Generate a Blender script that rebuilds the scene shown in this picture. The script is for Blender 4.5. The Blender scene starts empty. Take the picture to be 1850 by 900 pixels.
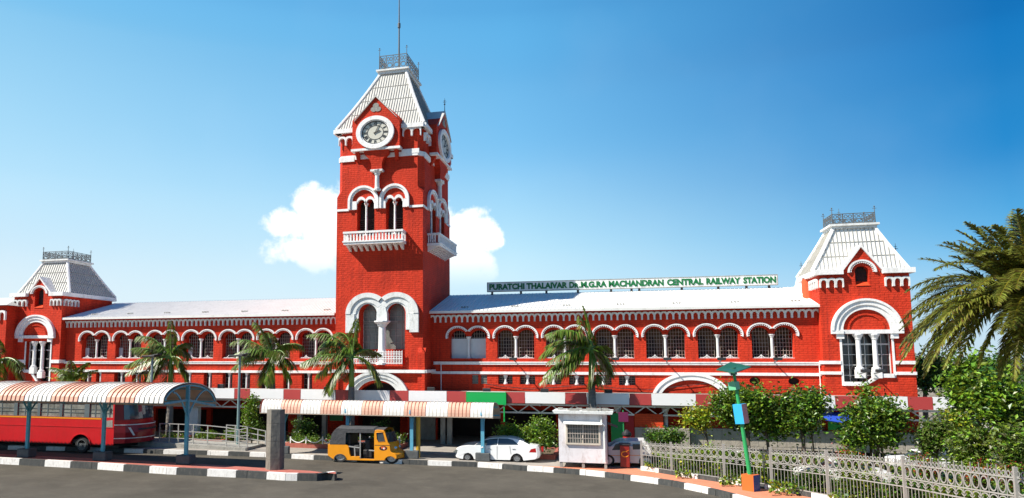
import bpy, math, random
from mathutils import Vector, Matrix
from mathutils.geometry import tessellate_polygon
import numpy as np
random.seed(7)
R = math.radians
sc = bpy.context.scene
col = sc.collection

# ------------------------------------------------------------------ camera
H = 6.0                      # eye height (raised footpath across the road)
FPX, CX, CY = 1295.0, 764.0, 513.0      # focal length / principal point measured on the 1850 px frame
A = math.atan(FPX / 4764.0)  # yaw between view axis and facade normal
PT = math.atan(135 / FPX)    # pitch
cam_d = bpy.data.cameras.new("camera")
cam = bpy.data.objects.new("camera", cam_d)
col.objects.link(cam)
cam.location = (0, 0, H)
cam.rotation_euler = (math.pi / 2 + PT, 0, A)
cam_d.sensor_width = 36
cam_d.lens = 36 * FPX / 1850
cam_d.shift_x = (925 - CX) / 1850
cam_d.shift_y = (CY - 450) / 1850
cam_d.clip_end = 6000
sc.camera = cam

# ------------------------------------------------------------------ world, sun, exposure
SUN = Vector((1.7, 1.05, -2.15)).normalized()      # travel direction of the light
el = math.asin(-SUN.z)
az = math.atan2(-SUN.x, -SUN.y)                   # direction towards sun, from +Y
world = bpy.data.worlds.new("World")
sc.world = world
world.use_nodes = True
wn, wl = world.node_tree.nodes, world.node_tree.links
for n in list(wn): wn.remove(n)
def N(nodes, t, **kw):
    n = nodes.new(t)
    for k, v in kw.items():
        if k.startswith('i_'):
            n.inputs[k[2:].replace('_', ' ')].default_value = v
        else:
            setattr(n, k, v)
    return n
sky = N(wn, 'ShaderNodeTexSky', sky_type='NISHITA', sun_disc=False, sun_elevation=el, sun_rotation=az,
        air_density=1.3, dust_density=0.6, ozone_density=2.0, altitude=0)
bg = N(wn, 'ShaderNodeBackground'); bg.inputs['Strength'].default_value = 0.10
wo = N(wn, 'ShaderNodeOutputWorld')
tc = N(wn, 'ShaderNodeTexCoord')
def wmath(op, a, b=None, c=None):
    n = wn.new('ShaderNodeMath'); n.operation = op
    for i, v in enumerate((a, b, c)):
        if v is None: continue
        if isinstance(v, (int, float)): n.inputs[i].default_value = v
        else: wl.new(v, n.inputs[i])
    return n.outputs[0]
nrm = N(wn, 'ShaderNodeVectorMath', operation='NORMALIZE')
wl.new(tc.outputs['Generated'], nrm.inputs[0])
sep = N(wn, 'ShaderNodeSeparateXYZ'); wl.new(nrm.outputs[0], sep.inputs[0])
def raydir(x, y):
    dx, dy = (x - CX) / FPX, (CY - y) / FPX
    f = math.cos(PT) - dy * math.sin(PT)
    z = math.sin(PT) + dy * math.cos(PT)
    return Vector((dx * math.cos(A) - f * math.sin(A), dx * math.sin(A) + f * math.cos(A), z))
# compass angle (rightwards) and elevation of every direction
azim = wmath('ARCTAN2', sep.outputs['X'], sep.outputs['Y'])
elev = wmath('ARCSINE', sep.outputs['Z'])
nz = N(wn, 'ShaderNodeTexNoise', noise_dimensions='3D'); nz.inputs['Scale'].default_value = 17; nz.inputs['Detail'].default_value = 12; nz.inputs['Roughness'].default_value = 0.6
wl.new(nrm.outputs[0], nz.inputs['Vector'])
nz2 = N(wn, 'ShaderNodeTexNoise', noise_dimensions='3D'); nz2.inputs['Scale'].default_value = 7; nz2.inputs['Detail'].default_value = 5
wl.new(nrm.outputs[0], nz2.inputs['Vector'])
def blob(px, py, rx, ry):
    d = raydir(px, py).normalized()
    a0, e0 = math.atan2(d.x, d.y), math.asin(d.z)
    da = wmath('DIVIDE', wmath('SUBTRACT', azim, a0), rx / FPX)
    de = wmath('DIVIDE', wmath('SUBTRACT', elev, e0), ry / FPX)
    r2 = wmath('ADD', wmath('MULTIPLY', da, da), wmath('MULTIPLY', de, de))
    return wmath('SUBTRACT', 1.0, r2)
cl = None
for b in ((572, 368, 58, 44), (512, 402, 46, 34), (600, 425, 110, 68), (560, 455, 90, 46), (700, 410, 160, 95), (850, 420, 62, 50), (830, 480, 70, 58), (880, 430, 38, 30)):
    v = blob(*b)
    cl = v if cl is None else wmath('MAXIMUM', cl, v)
cl = wmath('ADD', cl, wmath('MULTIPLY', wmath('SUBTRACT', nz.outputs['Fac'], 0.5), 2.9))
rampc = N(wn, 'ShaderNodeMapRange'); rampc.interpolation_type = 'SMOOTHSTEP'
rampc.inputs['From Min'].default_value = 0.1; rampc.inputs['From Max'].default_value = 0.62
wl.new(cl, rampc.inputs['Value'])
# cloud base melts into the pale air below
lowf = N(wn, 'ShaderNodeMapRange'); lowf.interpolation_type = 'SMOOTHSTEP'
e_lo = math.asin(raydir(700, 530).normalized().z); e_hi = math.asin(raydir(700, 440).normalized().z)
lowf.inputs['From Min'].default_value = e_lo; lowf.inputs['From Max'].default_value = e_hi
wl.new(elev, lowf.inputs['Value'])
cloudf = wmath('MULTIPLY', rampc.outputs[0], lowf.outputs[0])
# sky tone: deep blue to the upper right, pale towards the horizon and the sun side
def lin(c): return tuple((v/255/12.92 if v/255 < .04045 else ((v/255+.055)/1.055)**2.4) for v in c) + (1,)
def sky_ramp(stops):
    r = wn.new('ShaderNodeValToRGB'); r.color_ramp.interpolation = 'CARDINAL'
    e = r.color_ramp.elements
    while len(e) < len(stops): e.new(0.5)
    for k, (p, c) in enumerate(stops): e[k].position = p; e[k].color = lin(c)
    wl.new(elev, r.inputs['Fac']); return r.outputs['Color']
left = sky_ramp([(0.0, (232,245,250)), (.05, (228,244,251)), (.132, (208,236,252)), (.231, (180,226,252)), (.408, (136,201,241)), (.47, (112,188,238)), (.65, (80,155,215)), (1.0, (50,120,195))])
mid = sky_ramp([(0.0, (226,243,250)), (.067, (214,240,253)), (.151, (190,233,254)), (.265, (138,203,246)), (.374, (108,184,236)), (.464, (89,171,228)), (1.0, (30,100,180))])
right = sky_ramp([(0.0, (200,224,240)), (.05, (180,217,241)), (.119, (112,188,236)), (.209, (50,147,213)), (.296, (26,130,200)), (.369, (4,114,187)), (1.0, (0,60,130))])
def azr(a, b_):
    n = N(wn, 'ShaderNodeMapRange'); n.inputs['From Min'].default_value = a; n.inputs['From Max'].default_value = b_
    wl.new(azim, n.inputs['Value']); return n.outputs[0]
g1 = N(wn, 'ShaderNodeMix', data_type='RGBA'); wl.new(azr(-0.8, -0.14), g1.inputs['Factor']); wl.new(left, g1.inputs['A']); wl.new(mid, g1.inputs['B'])
grade = N(wn, 'ShaderNodeMix', data_type='RGBA'); wl.new(azr(-0.14, 0.43), grade.inputs['Factor']); wl.new(g1.outputs['Result'], grade.inputs['A']); wl.new(right, grade.inputs['B'])
sc7 = N(wn, 'ShaderNodeVectorMath', operation='SCALE'); sc7.inputs['Scale'].default_value = 6.05; wl.new(grade.outputs['Result'], sc7.inputs[0])
hazec = N(wn, 'ShaderNodeMix', data_type='RGBA'); hazec.inputs['Factor'].default_value = 0.975
wl.new(sky.outputs[0], hazec.inputs['A']); wl.new(sc7.outputs[0], hazec.inputs['B'])
wisp = N(wn, 'ShaderNodeMapRange'); wisp.inputs['From Min'].default_value = 0.5; wisp.inputs['From Max'].default_value = 0.8
wisp.inputs['To Max'].default_value = 0.02
wl.new(nz2.outputs['Fac'], wisp.inputs['Value'])
cf = wmath('MAXIMUM', cloudf, wisp.outputs[0])
cmix = N(wn, 'ShaderNodeMix', data_type='RGBA')
cmix.inputs['B'].default_value = (7.3, 7.4, 7.5, 1)
wl.new(cf, cmix.inputs['Factor']); wl.new(hazec.outputs['Result'], cmix.inputs['A'])
wl.new(cmix.outputs['Result'], bg.inputs['Color'])
wl.new(bg.outputs[0], wo.inputs['Surface'])

sl = bpy.data.lights.new("sun", 'SUN'); sl.energy = 5.0; sl.angle = R(0.5); sl.color = (1.0, 0.94, 0.84)
so = bpy.data.objects.new("sun", sl); col.objects.link(so)
so.rotation_euler = SUN.to_track_quat('-Z', 'Y').to_euler()
sc.view_settings.view_transform = 'Standard'
sc.view_settings.look = 'None'
sc.view_settings.exposure = 0.74
sc.view_settings.gamma = 1
sc.cycles.max_bounces = 6
sc.cycles.use_denoising = True

# ------------------------------------------------------------------ photo measurement helpers
def W(x, y, V):
    """point of the vertical plane at depth V that shows at photo pixel (x, y) -> (u, z)"""
    d = raydir(x, y); t = V / d.y
    return d.x * t, H + d.z * t
def U(x, V, y=648): return W(x, y, V)[0]
def Z(y, V, x=764): return W(x, y, V)[1]
def G(x, y, z=0.0):
    d = raydir(x, y); t = (z - H) / d.z
    return d.x * t, d.y * t

# ------------------------------------------------------------------ materials
MATS = {}
def mat(name, c, rough=0.7, var=0.15, scale=1.5, metal=0.0, bump=0.0, bscale=30, dirt_or_refl=None, dirt_or_refl_amt=0.0, brick=None, island=0.0, spec=0.5, trans=0.0, wave=None):
    m = bpy.data.materials.new(name); m.use_nodes = True
    nt = m.node_tree; n, l = nt.nodes, nt.links
    p = n['Principled BSDF']
    p.inputs['Roughness'].default_value = rough; p.inputs['Metallic'].default_value = metal
    p.inputs['Specular IOR Level'].default_value = spec
    t = n.new('ShaderNodeTexCoord')
    cc = (*c, 1)
    base = n.new('ShaderNodeRGB'); base.outputs[0].default_value = cc
    cur = base.outputs[0]
    if var > 0:
        a = n.new('ShaderNodeTexNoise'); a.inputs['Scale'].default_value = scale; a.inputs['Detail'].default_value = 8; a.inputs['Roughness'].default_value = 0.65
        l.new(t.outputs['Object'], a.inputs['Vector'])
        mr = n.new('ShaderNodeMapRange'); mr.inputs['From Min'].default_value = 0.25; mr.inputs['From Max'].default_value = 0.75
        mr.inputs['To Min'].default_value = 1 - var; mr.inputs['To Max'].default_value = 1 + var
        l.new(a.outputs['Fac'], mr.inputs['Value'])
        h = n.new('ShaderNodeHueSaturation'); l.new(mr.outputs[0], h.inputs['Value']); l.new(cur, h.inputs['Color'])
        cur = h.outputs[0]
    if island > 0:
        g = n.new('ShaderNodeNewGeometry')
        mr = n.new('ShaderNodeMapRange'); mr.inputs['To Min'].default_value = 1 - island; mr.inputs['To Max'].default_value = 1 + island
        l.new(g.outputs['Random Per Island'], mr.inputs['Value'])
        h = n.new('ShaderNodeHueSaturation'); l.new(mr.outputs[0], h.inputs['Value']); l.new(cur, h.inputs['Color'])
        mh = n.new('ShaderNodeMapRange'); mh.inputs['To Min'].default_value = 0.5 - island * 0.05; mh.inputs['To Max'].default_value = 0.5 + island * 0.06
        l.new(g.outputs['Random Per Island'], mh.inputs['Value']); l.new(mh.outputs[0], h.inputs['Hue'])
        cur = h.outputs[0]
    if dirt_or_refl:
        a = n.new('ShaderNodeTexNoise'); a.inputs['Scale'].default_value = scale * 1.7; a.inputs['Detail'].default_value = 10; a.inputs['Roughness'].default_value = 0.75
        mp = n.new('ShaderNodeMapping'); mp.inputs['Scale'].default_value = (2.6, 2.6, 0.22) if brick else (1.6, 1.6, 0.55); l.new(t.outputs['Object'], mp.inputs['Vector'])
        l.new(mp.outputs[0], a.inputs['Vector'])
        mr = n.new('ShaderNodeMapRange'); mr.inputs['From Min'].default_value = 0.5; mr.inputs['From Max'].default_value = 0.72; mr.inputs['To Max'].default_value = dirt_or_refl_amt
        l.new(a.outputs['Fac'], mr.inputs['Value'])
        mx = n.new('ShaderNodeMix'); mx.data_type = 'RGBA'; mx.inputs['B'].default_value = (*dirt_or_refl, 1)
        l.new(mr.outputs[0], mx.inputs['Factor']); l.new(cur, mx.inputs['A']); cur = mx.outputs['Result']
    hgt = None
    if brick:
        bw, bh, depth, mort = brick
        s = n.new('ShaderNodeSeparateXYZ'); l.new(t.outputs['Object'], s.inputs[0])
        ad = n.new('ShaderNodeMath'); l.new(s.outputs['X'], ad.inputs[0]); l.new(s.outputs['Y'], ad.inputs[1])
        cb = n.new('ShaderNodeCombineXYZ'); l.new(ad.outputs[0], cb.inputs['X']); l.new(s.outputs['Z'], cb.inputs['Y'])
        wn_ = n.new('ShaderNodeTexNoise'); wn_.inputs['Scale'].default_value = 2.2; wn_.inputs['Detail'].default_value = 3
        l.new(cb.outputs[0], wn_.inputs['Vector'])
        vm = n.new('ShaderNodeVectorMath'); vm.operation = 'MULTIPLY_ADD'; vm.inputs[1].default_value = (0.08, 0.08, 0)
        l.new(wn_.outputs['Color'], vm.inputs[0]); l.new(cb.outputs[0], vm.inputs[2])
        b = n.new('ShaderNodeTexBrick'); b.inputs['Scale'].default_value = 1; b.inputs['Brick Width'].default_value = bw; b.inputs['Row Height'].default_value = bh
        b.inputs['Mortar Size'].default_value = mort; b.inputs['Mortar Smooth'].default_value = 0.6
        b.inputs['Color1'].default_value = (1, 1, 1, 1); b.inputs['Color2'].default_value = (.86, .86, .86, 1); b.inputs['Mortar'].default_value = (.62, .62, .62, 1)
        l.new(vm.outputs[0], b.inputs['Vector'])
        mx = n.new('ShaderNodeMix'); mx.data_type = 'RGBA'; mx.blend_type = 'MULTIPLY'; mx.inputs['Factor'].default_value = 0.55
        l.new(cur, mx.inputs['A']); l.new(b.outputs['Color'], mx.inputs['B']); cur = mx.outputs['Result']
        bp = n.new('ShaderNodeBump'); bp.inputs['Distance'].default_value = depth; bp.inputs['Strength'].default_value = 1
        hh = n.new('ShaderNodeTexNoise'); hh.inputs['Scale'].default_value = 5; hh.inputs['Detail'].default_value = 6; l.new(t.outputs['Object'], hh.inputs['Vector'])
        am = n.new('ShaderNodeMath'); am.operation = 'MULTIPLY_ADD'; am.inputs[1].default_value = 1.2
        l.new(hh.outputs['Fac'], am.inputs[0]); l.new(b.outputs['Color'], am.inputs[2])
        l.new(am.outputs[0], bp.inputs['Height']); l.new(bp.outputs[0], p.inputs['Normal'])
    elif wave:
        w = n.new('ShaderNodeTexWave'); w.bands_direction = wave[0]; w.inputs['Scale'].default_value = wave[1]
        l.new(t.outputs['Object'], w.inputs['Vector'])
        bp = n.new('ShaderNodeBump'); bp.inputs['Distance'].default_value = wave[2]
        l.new(w.outputs['Fac'], bp.inputs['Height']); l.new(bp.outputs[0], p.inputs['Normal'])
    elif bump > 0:
        b = n.new('ShaderNodeTexNoise'); b.inputs['Scale'].default_value = bscale; b.inputs['Detail'].default_value = 6
        l.new(t.outputs['Object'], b.inputs['Vector'])
        bp = n.new('ShaderNodeBump'); bp.inputs['Distance'].default_value = bump
        l.new(b.outputs['Fac'], bp.inputs['Height']); l.new(bp.outputs[0], p.inputs['Normal'])
    l.new(cur, p.inputs['Base Color'])
    if trans > 0:
        tr = n.new('ShaderNodeBsdfTranslucent'); l.new(cur, tr.inputs['Color'])
        ms = n.new('ShaderNodeMixShader'); ms.inputs[0].default_value = trans
        l.new(p.outputs[0], ms.inputs[1]); l.new(tr.outputs[0], ms.inputs[2])
        l.new(ms.outputs[0], n['Material Output'].inputs['Surface'])
    MATS[name] = m
    return m
RED = (0.58, 0.042, 0.016)
brick = mat('red_painted_brick', RED, 0.75, 0.27, 0.55, brick=(0.50, 0.155, 0.034, 0.028), dirt_or_refl=(0.27, 0.025, 0.016), dirt_or_refl_amt=0.8, spec=0.15)
brick_or = mat('orange_brick', (0.68, 0.07, 0.02), 0.8, 0.2, 1, brick=(0.4, 0.13, 0.02, 0.03), spec=0.2)
white = mat('white_paint', (0.80, 0.79, 0.77), 0.65, 0.08, 1.3, bump=0.012, bscale=9, dirt_or_refl=(0.46, 0.44, 0.39), dirt_or_refl_amt=0.7)
white_dirty = mat('aged_white_plaster', (0.70, 0.71, 0.69), 0.75, 0.1, 1.0, bump=0.012, bscale=7, dirt_or_refl=(0.33, 0.33, 0.29), dirt_or_refl_amt=0.75)
roofm = mat('pale_corrugated_roof', (0.74, 0.73, 0.69), 0.55, 0.07, 0.8, dirt_or_refl=(0.5, 0.49, 0.44), dirt_or_refl_amt=0.5, bump=0.004, bscale=6)
roof_tower = mat('weathered_roof_sheet', (0.50, 0.49, 0.455), 0.6, 0.1, 1.1, dirt_or_refl=(0.36, 0.35, 0.3), dirt_or_refl_amt=0.7, bump=0.004, bscale=6)
seam = mat('dark_seam', (0.3, 0.29, 0.26), 0.8, 0.1)
rib_shade = mat('painted_rib_shade', (0.36, 0.345, 0.31), 0.8, 0.15, 2)  # ribs coloured dark to stand in for shade between the roof corrugations
darkint = mat('dark_interior', (0.035, 0.027, 0.024), 0.9, 0.5, 0.9)
glassd = mat('dim_glass', (0.035, 0.035, 0.035), 0.12, 0.4, 0.7, spec=0.6)
glassg = mat('frosted_grey_glass', (0.20, 0.21, 0.19), 0.3, 0.35, 0.6, dirt_or_refl=(0.07, 0.07, 0.06), dirt_or_refl_amt=0.9)
interior_yellow = mat('inside_wall_ochre', (0.11, 0.075, 0.035), 0.9, 0.4, 0.7)
panelw = mat('translucent_white_panel', (0.55, 0.57, 0.58), 0.5, 0.08, 2)
grillem = mat('pale_window_bars', (0.42, 0.36, 0.31), 0.6, 0.15, 2)
purple = mat('purple_curtain', (0.09, 0.03, 0.3), 0.8, 0.3, 3)
iron = mat('grey_iron', (0.10, 0.11, 0.115), 0.6, 0.2, 4)
black = mat('black_plastic', (0.02, 0.02, 0.022), 0.5, 0.2, 4)
tyre = mat('tyre_rubber', (0.025, 0.025, 0.025), 0.85, 0.2, 9)
alloy = mat('alloy_rim', (0.55, 0.56, 0.57), 0.3, 0.1, 4, metal=0.7)
steel = mat('brushed_steel', (0.62, 0.6, 0.56), 0.35, 0.1, 3, metal=0.6)
asphalt = mat('asphalt', (0.090, 0.080, 0.064), 0.92, 0.32, 0.28, bump=0.035, bscale=30, dirt_or_refl=(0.13, 0.115, 0.09), dirt_or_refl_amt=0.75, spec=0.15)
concrete = mat('grey_concrete', (0.30, 0.29, 0.26), 0.85, 0.25, 1.3, bump=0.02, bscale=12, dirt_or_refl=(0.12, 0.11, 0.09), dirt_or_refl_amt=0.7)
pave_red = mat('red_paving', (0.42, 0.12, 0.085), 0.85, 0.18, 1.1, brick=(0.6, 0.6, 0.01, 0.03), dirt_or_refl=(0.22, 0.1, 0.08), dirt_or_refl_amt=0.5)
pave_or = mat('orange_paving', (0.62, 0.22, 0.12), 0.85, 0.14, 1.1, brick=(0.6, 0.6, 0.01, 0.02), dirt_or_refl=(0.45, 0.25, 0.18), dirt_or_refl_amt=0.5)
kerb_b = mat('kerb_black', (0.045, 0.047, 0.045), 0.8, 0.25, 3, bump=0.01, bscale=14, dirt_or_refl=(0.15, 0.13, 0.11), dirt_or_refl_amt=0.6)
kerb_w = mat('kerb_white', (0.74, 0.71, 0.67), 0.8, 0.1, 3, bump=0.01, bscale=14, dirt_or_refl=(0.34, 0.28, 0.23), dirt_or_refl_amt=0.7)
soil = mat('soil', (0.13, 0.09, 0.055), 0.95, 0.3, 1.4, bump=0.05, bscale=8)
plaza = mat('plaza_concrete', (0.30, 0.27, 0.235), 0.9, 0.2, 0.6, bump=0.01, bscale=18, dirt_or_refl=(0.16, 0.13, 0.11), dirt_or_refl_amt=0.6)
fas_w = mat('fascia_white', (0.80, 0.79, 0.78), 0.45, 0.03, 2)
fas_r = mat('fascia_red', (0.42, 0.05, 0.045), 0.45, 0.05, 2)
fas_g = mat('fascia_green', (0.0, 0.36, 0.07), 0.4, 0.05, 2)
teal = mat('teal_painted_steel', (0.08, 0.34, 0.42), 0.5, 0.2, 3, dirt_or_refl=(0.1, 0.12, 0.11), dirt_or_refl_amt=0.5)
blue_steel = mat('blue_painted_steel', (0.10, 0.36, 0.50), 0.5, 0.15, 3, dirt_or_refl=(0.15, 0.2, 0.2), dirt_or_refl_amt=0.5)
sheet_w = mat('white_roof_sheet', (0.80, 0.77, 0.72), 0.55, 0.06, 1.4, dirt_or_refl=(0.55, 0.5, 0.42), dirt_or_refl_amt=0.5)
sheet_o = mat('faded_orange_sheet', (0.70, 0.40, 0.28), 0.6, 0.12, 1.5, dirt_or_refl=(0.72, 0.48, 0.36), dirt_or_refl_amt=0.8)
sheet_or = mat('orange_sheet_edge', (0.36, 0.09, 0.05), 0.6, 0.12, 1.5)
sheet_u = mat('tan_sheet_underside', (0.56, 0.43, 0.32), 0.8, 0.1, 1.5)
busred = mat('bus_red_paint', (0.55, 0.008, 0.012), 0.35, 0.08, 1.2, dirt_or_refl=(0.25, 0.02, 0.015), dirt_or_refl_amt=0.35)
busdark = mat('bus_front_red', (0.30, 0.008, 0.015), 0.3, 0.1, 2)
busyel = mat('bus_yellow_stripe', (0.8, 0.28, 0.01), 0.4, 0.05, 2)
busgrey = mat('bus_window_frame', (0.11, 0.14, 0.15), 0.5, 0.15, 2)
busglass = mat('bus_window_glass', (0.24, 0.245, 0.215), 0.12, 0.8, 1.1, dirt_or_refl=(0.015, 0.015, 0.015), dirt_or_refl_amt=1.0, spec=0.8)  # uneven grey and dark blotches painted in to hint at reflections
wind = mat('windscreen_glass', (0.06, 0.075, 0.09), 0.05, 0.6, 0.9, spec=0.9)
autoy = mat('rickshaw_yellow', (0.80, 0.30, 0.008), 0.4, 0.08, 2)
autob = mat('rickshaw_canvas', (0.055, 0.055, 0.058), 0.8, 0.3, 2, bump=0.03, bscale=7)
carw = mat('car_white_paint', (0.80, 0.80, 0.79), 0.2, 0.02, 1, spec=0.7)
carglass = mat('car_glass', (0.05, 0.065, 0.07), 0.05, 0.3, 1, spec=0.9)
lampred = mat('tail_lamp_red', (0.35, 0.01, 0.01), 0.2, 0.1, 5)
chrome = mat('chrome', (0.7, 0.7, 0.7), 0.2, 0.05, 3, metal=0.9)
fencew = mat('fence_pale_paint', (0.31, 0.30, 0.28), 0.6, 0.1, 2, dirt_or_refl=(0.3, 0.27, 0.22), dirt_or_refl_amt=0.6)
bark = mat('bark', (0.12, 0.085, 0.06), 0.95, 0.3, 4, bump=0.03, bscale=10)
palmtrunk = mat('palm_trunk', (0.26, 0.235, 0.205), 0.9, 0.15, 2, wave=('Z', 3.5, 0.05), dirt_or_refl=(0.14, 0.12, 0.1), dirt_or_refl_amt=0.6)
palmshaft = mat('palm_crownshaft', (0.12, 0.22, 0.03), 0.45, 0.15, 2)
LEAF = {}
def leafmat(name, c, isl=0.6, tr=0.35, rough=0.36):
    LEAF[name] = mat('leaf_' + name, c, rough, 0.3, 1.2, island=isl, trans=tr, spec=0.5)
leafmat('mid', (0.115, 0.19, 0.018))
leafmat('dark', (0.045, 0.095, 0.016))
leafmat('bright', (0.22, 0.31, 0.022))
leafmat('yellow', (0.45, 0.42, 0.03))
leafmat('palm', (0.13, 0.19, 0.02))
leafmat('palm_dry', (0.22, 0.16, 0.05))
leafmat('date', (0.21, 0.22, 0.035))
leafmat('red', (0.35, 0.03, 0.02))
leafmat('grey', (0.15, 0.18, 0.05))

# ------------------------------------------------------------------ mesh helpers
class MB:
    def __init__(s): s.v = []; s.f = []; s.m = []
    def add(s, vs, fs, mi=0):
        b = len(s.v); s.v += [tuple(p) for p in vs]
        for f in fs: s.f.append(tuple(i + b for i in f)); s.m.append(mi)
        return s
    def box(s, x0, x1, y0, y1, z0, z1, mi=0):
        s.add([(x0,y0,z0),(x1,y0,z0),(x1,y1,z0),(x0,y1,z0),(x0,y0,z1),(x1,y0,z1),(x1,y1,z1),(x0,y1,z1)],
              [(0,3,2,1),(4,5,6,7),(0,1,5,4),(1,2,6,5),(2,3,7,6),(3,0,4,7)], mi); return s
    def bar(s, p, q, w, h=None, mi=0, up=(0,0,1)):
        p, q = Vector(p), Vector(q); h = h or w
        d = (q - p)
        if d.length < 1e-6: return s
        d.normalize(); up = Vector(up)
        if abs(d.dot(up)) > .98: up = Vector((0,1,0)) if abs(d.y) < .9 else Vector((1,0,0))
        a = d.cross(up).normalized() * w / 2; b = a.cross(d).normalized() * h / 2
        vs = [p - a - b, p + a - b, p + a + b, p - a + b, q - a - b, q + a - b, q + a + b, q - a + b]
        s.add(vs, [(0,1,2,3),(4,7,6,5),(0,4,5,1),(1,5,6,2),(2,6,7,3),(3,7,4,0)], mi); return s
    def tube(s, pts, rs, n=8, mi=0, cap=True):
        pts = [Vector(p) for p in pts]
        if not isinstance(rs, (list, tuple)): rs = [rs] * len(pts)
        rings = []; b = len(s.v)
        for i, p in enumerate(pts):
            d = (pts[min(i+1, len(pts)-1)] - pts[max(i-1, 0)]).normalized()
            up = Vector((0,0,1)) if abs(d.z) < .95 else Vector((1,0,0))
            a = d.cross(up).normalized(); c = d.cross(a).normalized()
            for k in range(n):
                t = 2 * math.pi * k / n
                s.v.append(tuple(p + (a * math.cos(t) + c * math.sin(t)) * rs[i]))
        for i in range(len(pts) - 1):
            for k in range(n):
                s.f.append((b+i*n+k, b+i*n+(k+1)%n, b+(i+1)*n+(k+1)%n, b+(i+1)*n+k)); s.m.append(mi)
        if cap:
            s.f.append(tuple(b+k for k in range(n))[::-1]); s.m.append(mi)
            s.f.append(tuple(b+(len(pts)-1)*n+k for k in range(n))); s.m.append(mi)
        return s
    def plate(s, M, outline, holes=(), o0=0.0, o1=-0.2, mi=0, mi_rim=None, back=True, rims=True):
        """outline/holes lists of (s,z); M(s,z,o)->xyz; front at o0, back at o1"""
        mi_rim = mi if mi_rim is None else mi_rim
        loops = [list(outline)] + [list(h) for h in holes]
        tris = tessellate_polygon([[Vector((a, b, 0)) for a, b in L] for L in loops])
        flat = [p for L in loops for p in L]
        b = len(s.v)
        s.v += [tuple(M(a, c, o0)) for a, c in flat]
        for t in tris: s.f.append(tuple(b + i for i in t)); s.m.append(mi)
        b2 = len(s.v)
        s.v += [tuple(M(a, c, o1)) for a, c in flat]
        if back:
            for t in tris: s.f.append(tuple(b2 + i for i in reversed(t))); s.m.append(mi)
        k = 0
        for L in loops:
            if rims and not (rims == 'holes' and k == 0):
                for i in range(len(L)):
                    j = (i + 1) % len(L)
                    s.f.append((b+k+i, b2+k+i, b2+k+j, b+k+j)); s.m.append(mi_rim)
            k += len(L)
        return s
    def band(s, M, cx, cz, rxo, rzo, rxi, rzi, a0, a1, n, o0, o1=0.0, mi=0):
        P = []
        for i in range(n + 1):
            t = a0 + (a1 - a0) * i / n
            c, d = math.cos(t), math.sin(t)
            P.append((M(cx+rxo*c, cz+rzo*d, o0), M(cx+rxi*c, cz+rzi*d, o0), M(cx+rxi*c, cz+rzi*d, o1), M(cx+rxo*c, cz+rzo*d, o1)))
        b = len(s.v)
        for q in P: s.v += [tuple(x) for x in q]
        for i in range(n):
            for k in range(4):
                s.f.append((b+4*i+k, b+4*i+(k+1)%4, b+4*i+4+(k+1)%4, b+4*i+4+k)); s.m.append(mi)
        s.f.append((b, b+1, b+2, b+3)); s.m.append(mi)
        e = b + 4*n; s.f.append((e, e+3, e+2, e+1)); s.m.append(mi)
        return s
    def fbox(s, M, s0, s1, z0, z1, o0, o1, mi=0):
        vs = [M(a, z, o) for o in (o0, o1) for (a, z) in ((s0,z0),(s1,z0),(s1,z1),(s0,z1))]
        s.add(vs, [(0,1,2,3),(4,7,6,5),(0,4,5,1),(1,5,6,2),(2,6,7,3),(3,7,4,0)], mi); return s
    def lathe(s, c, prof, n=12, mi=0, sx=1.0):
        b = len(s.v)
        for r, z in prof:
            for k in range(n):
                t = 2*math.pi*k/n; s.v.append((c[0]+r*sx*math.cos(t), c[1]+r*math.sin(t), c[2]+z))
        for i in range(len(prof)-1):
            for k in range(n):
                s.f.append((b+i*n+k, b+i*n+(k+1)%n, b+(i+1)*n+(k+1)%n, b+(i+1)*n+k)); s.m.append(mi)
        s.f.append(tuple(b+k for k in range(n))[::-1]); s.m.append(mi)
        s.f.append(tuple(b+(len(prof)-1)*n+k for k in range(n))); s.m.append(mi)
        return s
    def build(s, name, mats, parent=None, smooth=False, bevel=0, wloc=None):
        if not isinstance(mats, (list, tuple)): mats = [mats]
        me = bpy.data.meshes.new(name)
        off = Vector((0,0,0))
        if parent is not None: off = world_off(parent)
        if wloc is not None: off = off + Vector(wloc)
        vs = np.array(s.v, dtype=float) - np.array(off)
        me.from_pydata(vs.tolist(), [], s.f)
        for m in mats: me.materials.append(m)
        if len(mats) > 1: me.polygons.foreach_set('material_index', s.m)
        if smooth: me.polygons.foreach_set('use_smooth', [True]*len(me.polygons))
        me.update()
        o = bpy.data.objects.new(name, me); col.objects.link(o)
        if parent is not None: o.parent = parent
        if wloc is not None: o.location = wloc if parent is None else Vector(wloc)
        if bevel:
            b = o.modifiers.new('bevel', 'BEVEL'); b.width = bevel; b.segments = 2; b.limit_method = 'ANGLE'; b.angle_limit = R(35)
        return o
def world_off(o):
    v = Vector((0,0,0))
    while o is not None: v += o.location; o = o.parent
    return v
def tag(o, label=None, cat=None, group=None, kind=None):
    if label: o['label'] = label
    if cat: o['category'] = cat
    if group: o['group'] = group
    if kind: o['kind'] = kind
    return o
def thing(name, loc, label, cat, group=None):
    o = bpy.data.objects.new(name, None); col.objects.link(o); o.location = loc
    o.empty_display_size = 0.5
    return tag(o, label, cat, group)
def copy_thing(root, loc, label, group=None):
    r = root.copy(); col.objects.link(r); r.location = loc; r['label'] = label
    if group: r['group'] = group
    for ch in [c for c in bpy.data.objects if c.parent == root]:
        c = ch.copy(); col.objects.link(c); c.parent = r
        for g in [q for q in bpy.data.objects if q.parent == ch]:
            d = g.copy(); col.objects.link(d); d.parent = c
    return r
def FM(V): return lambda s, z, o: (s, V - o, z)
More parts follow.
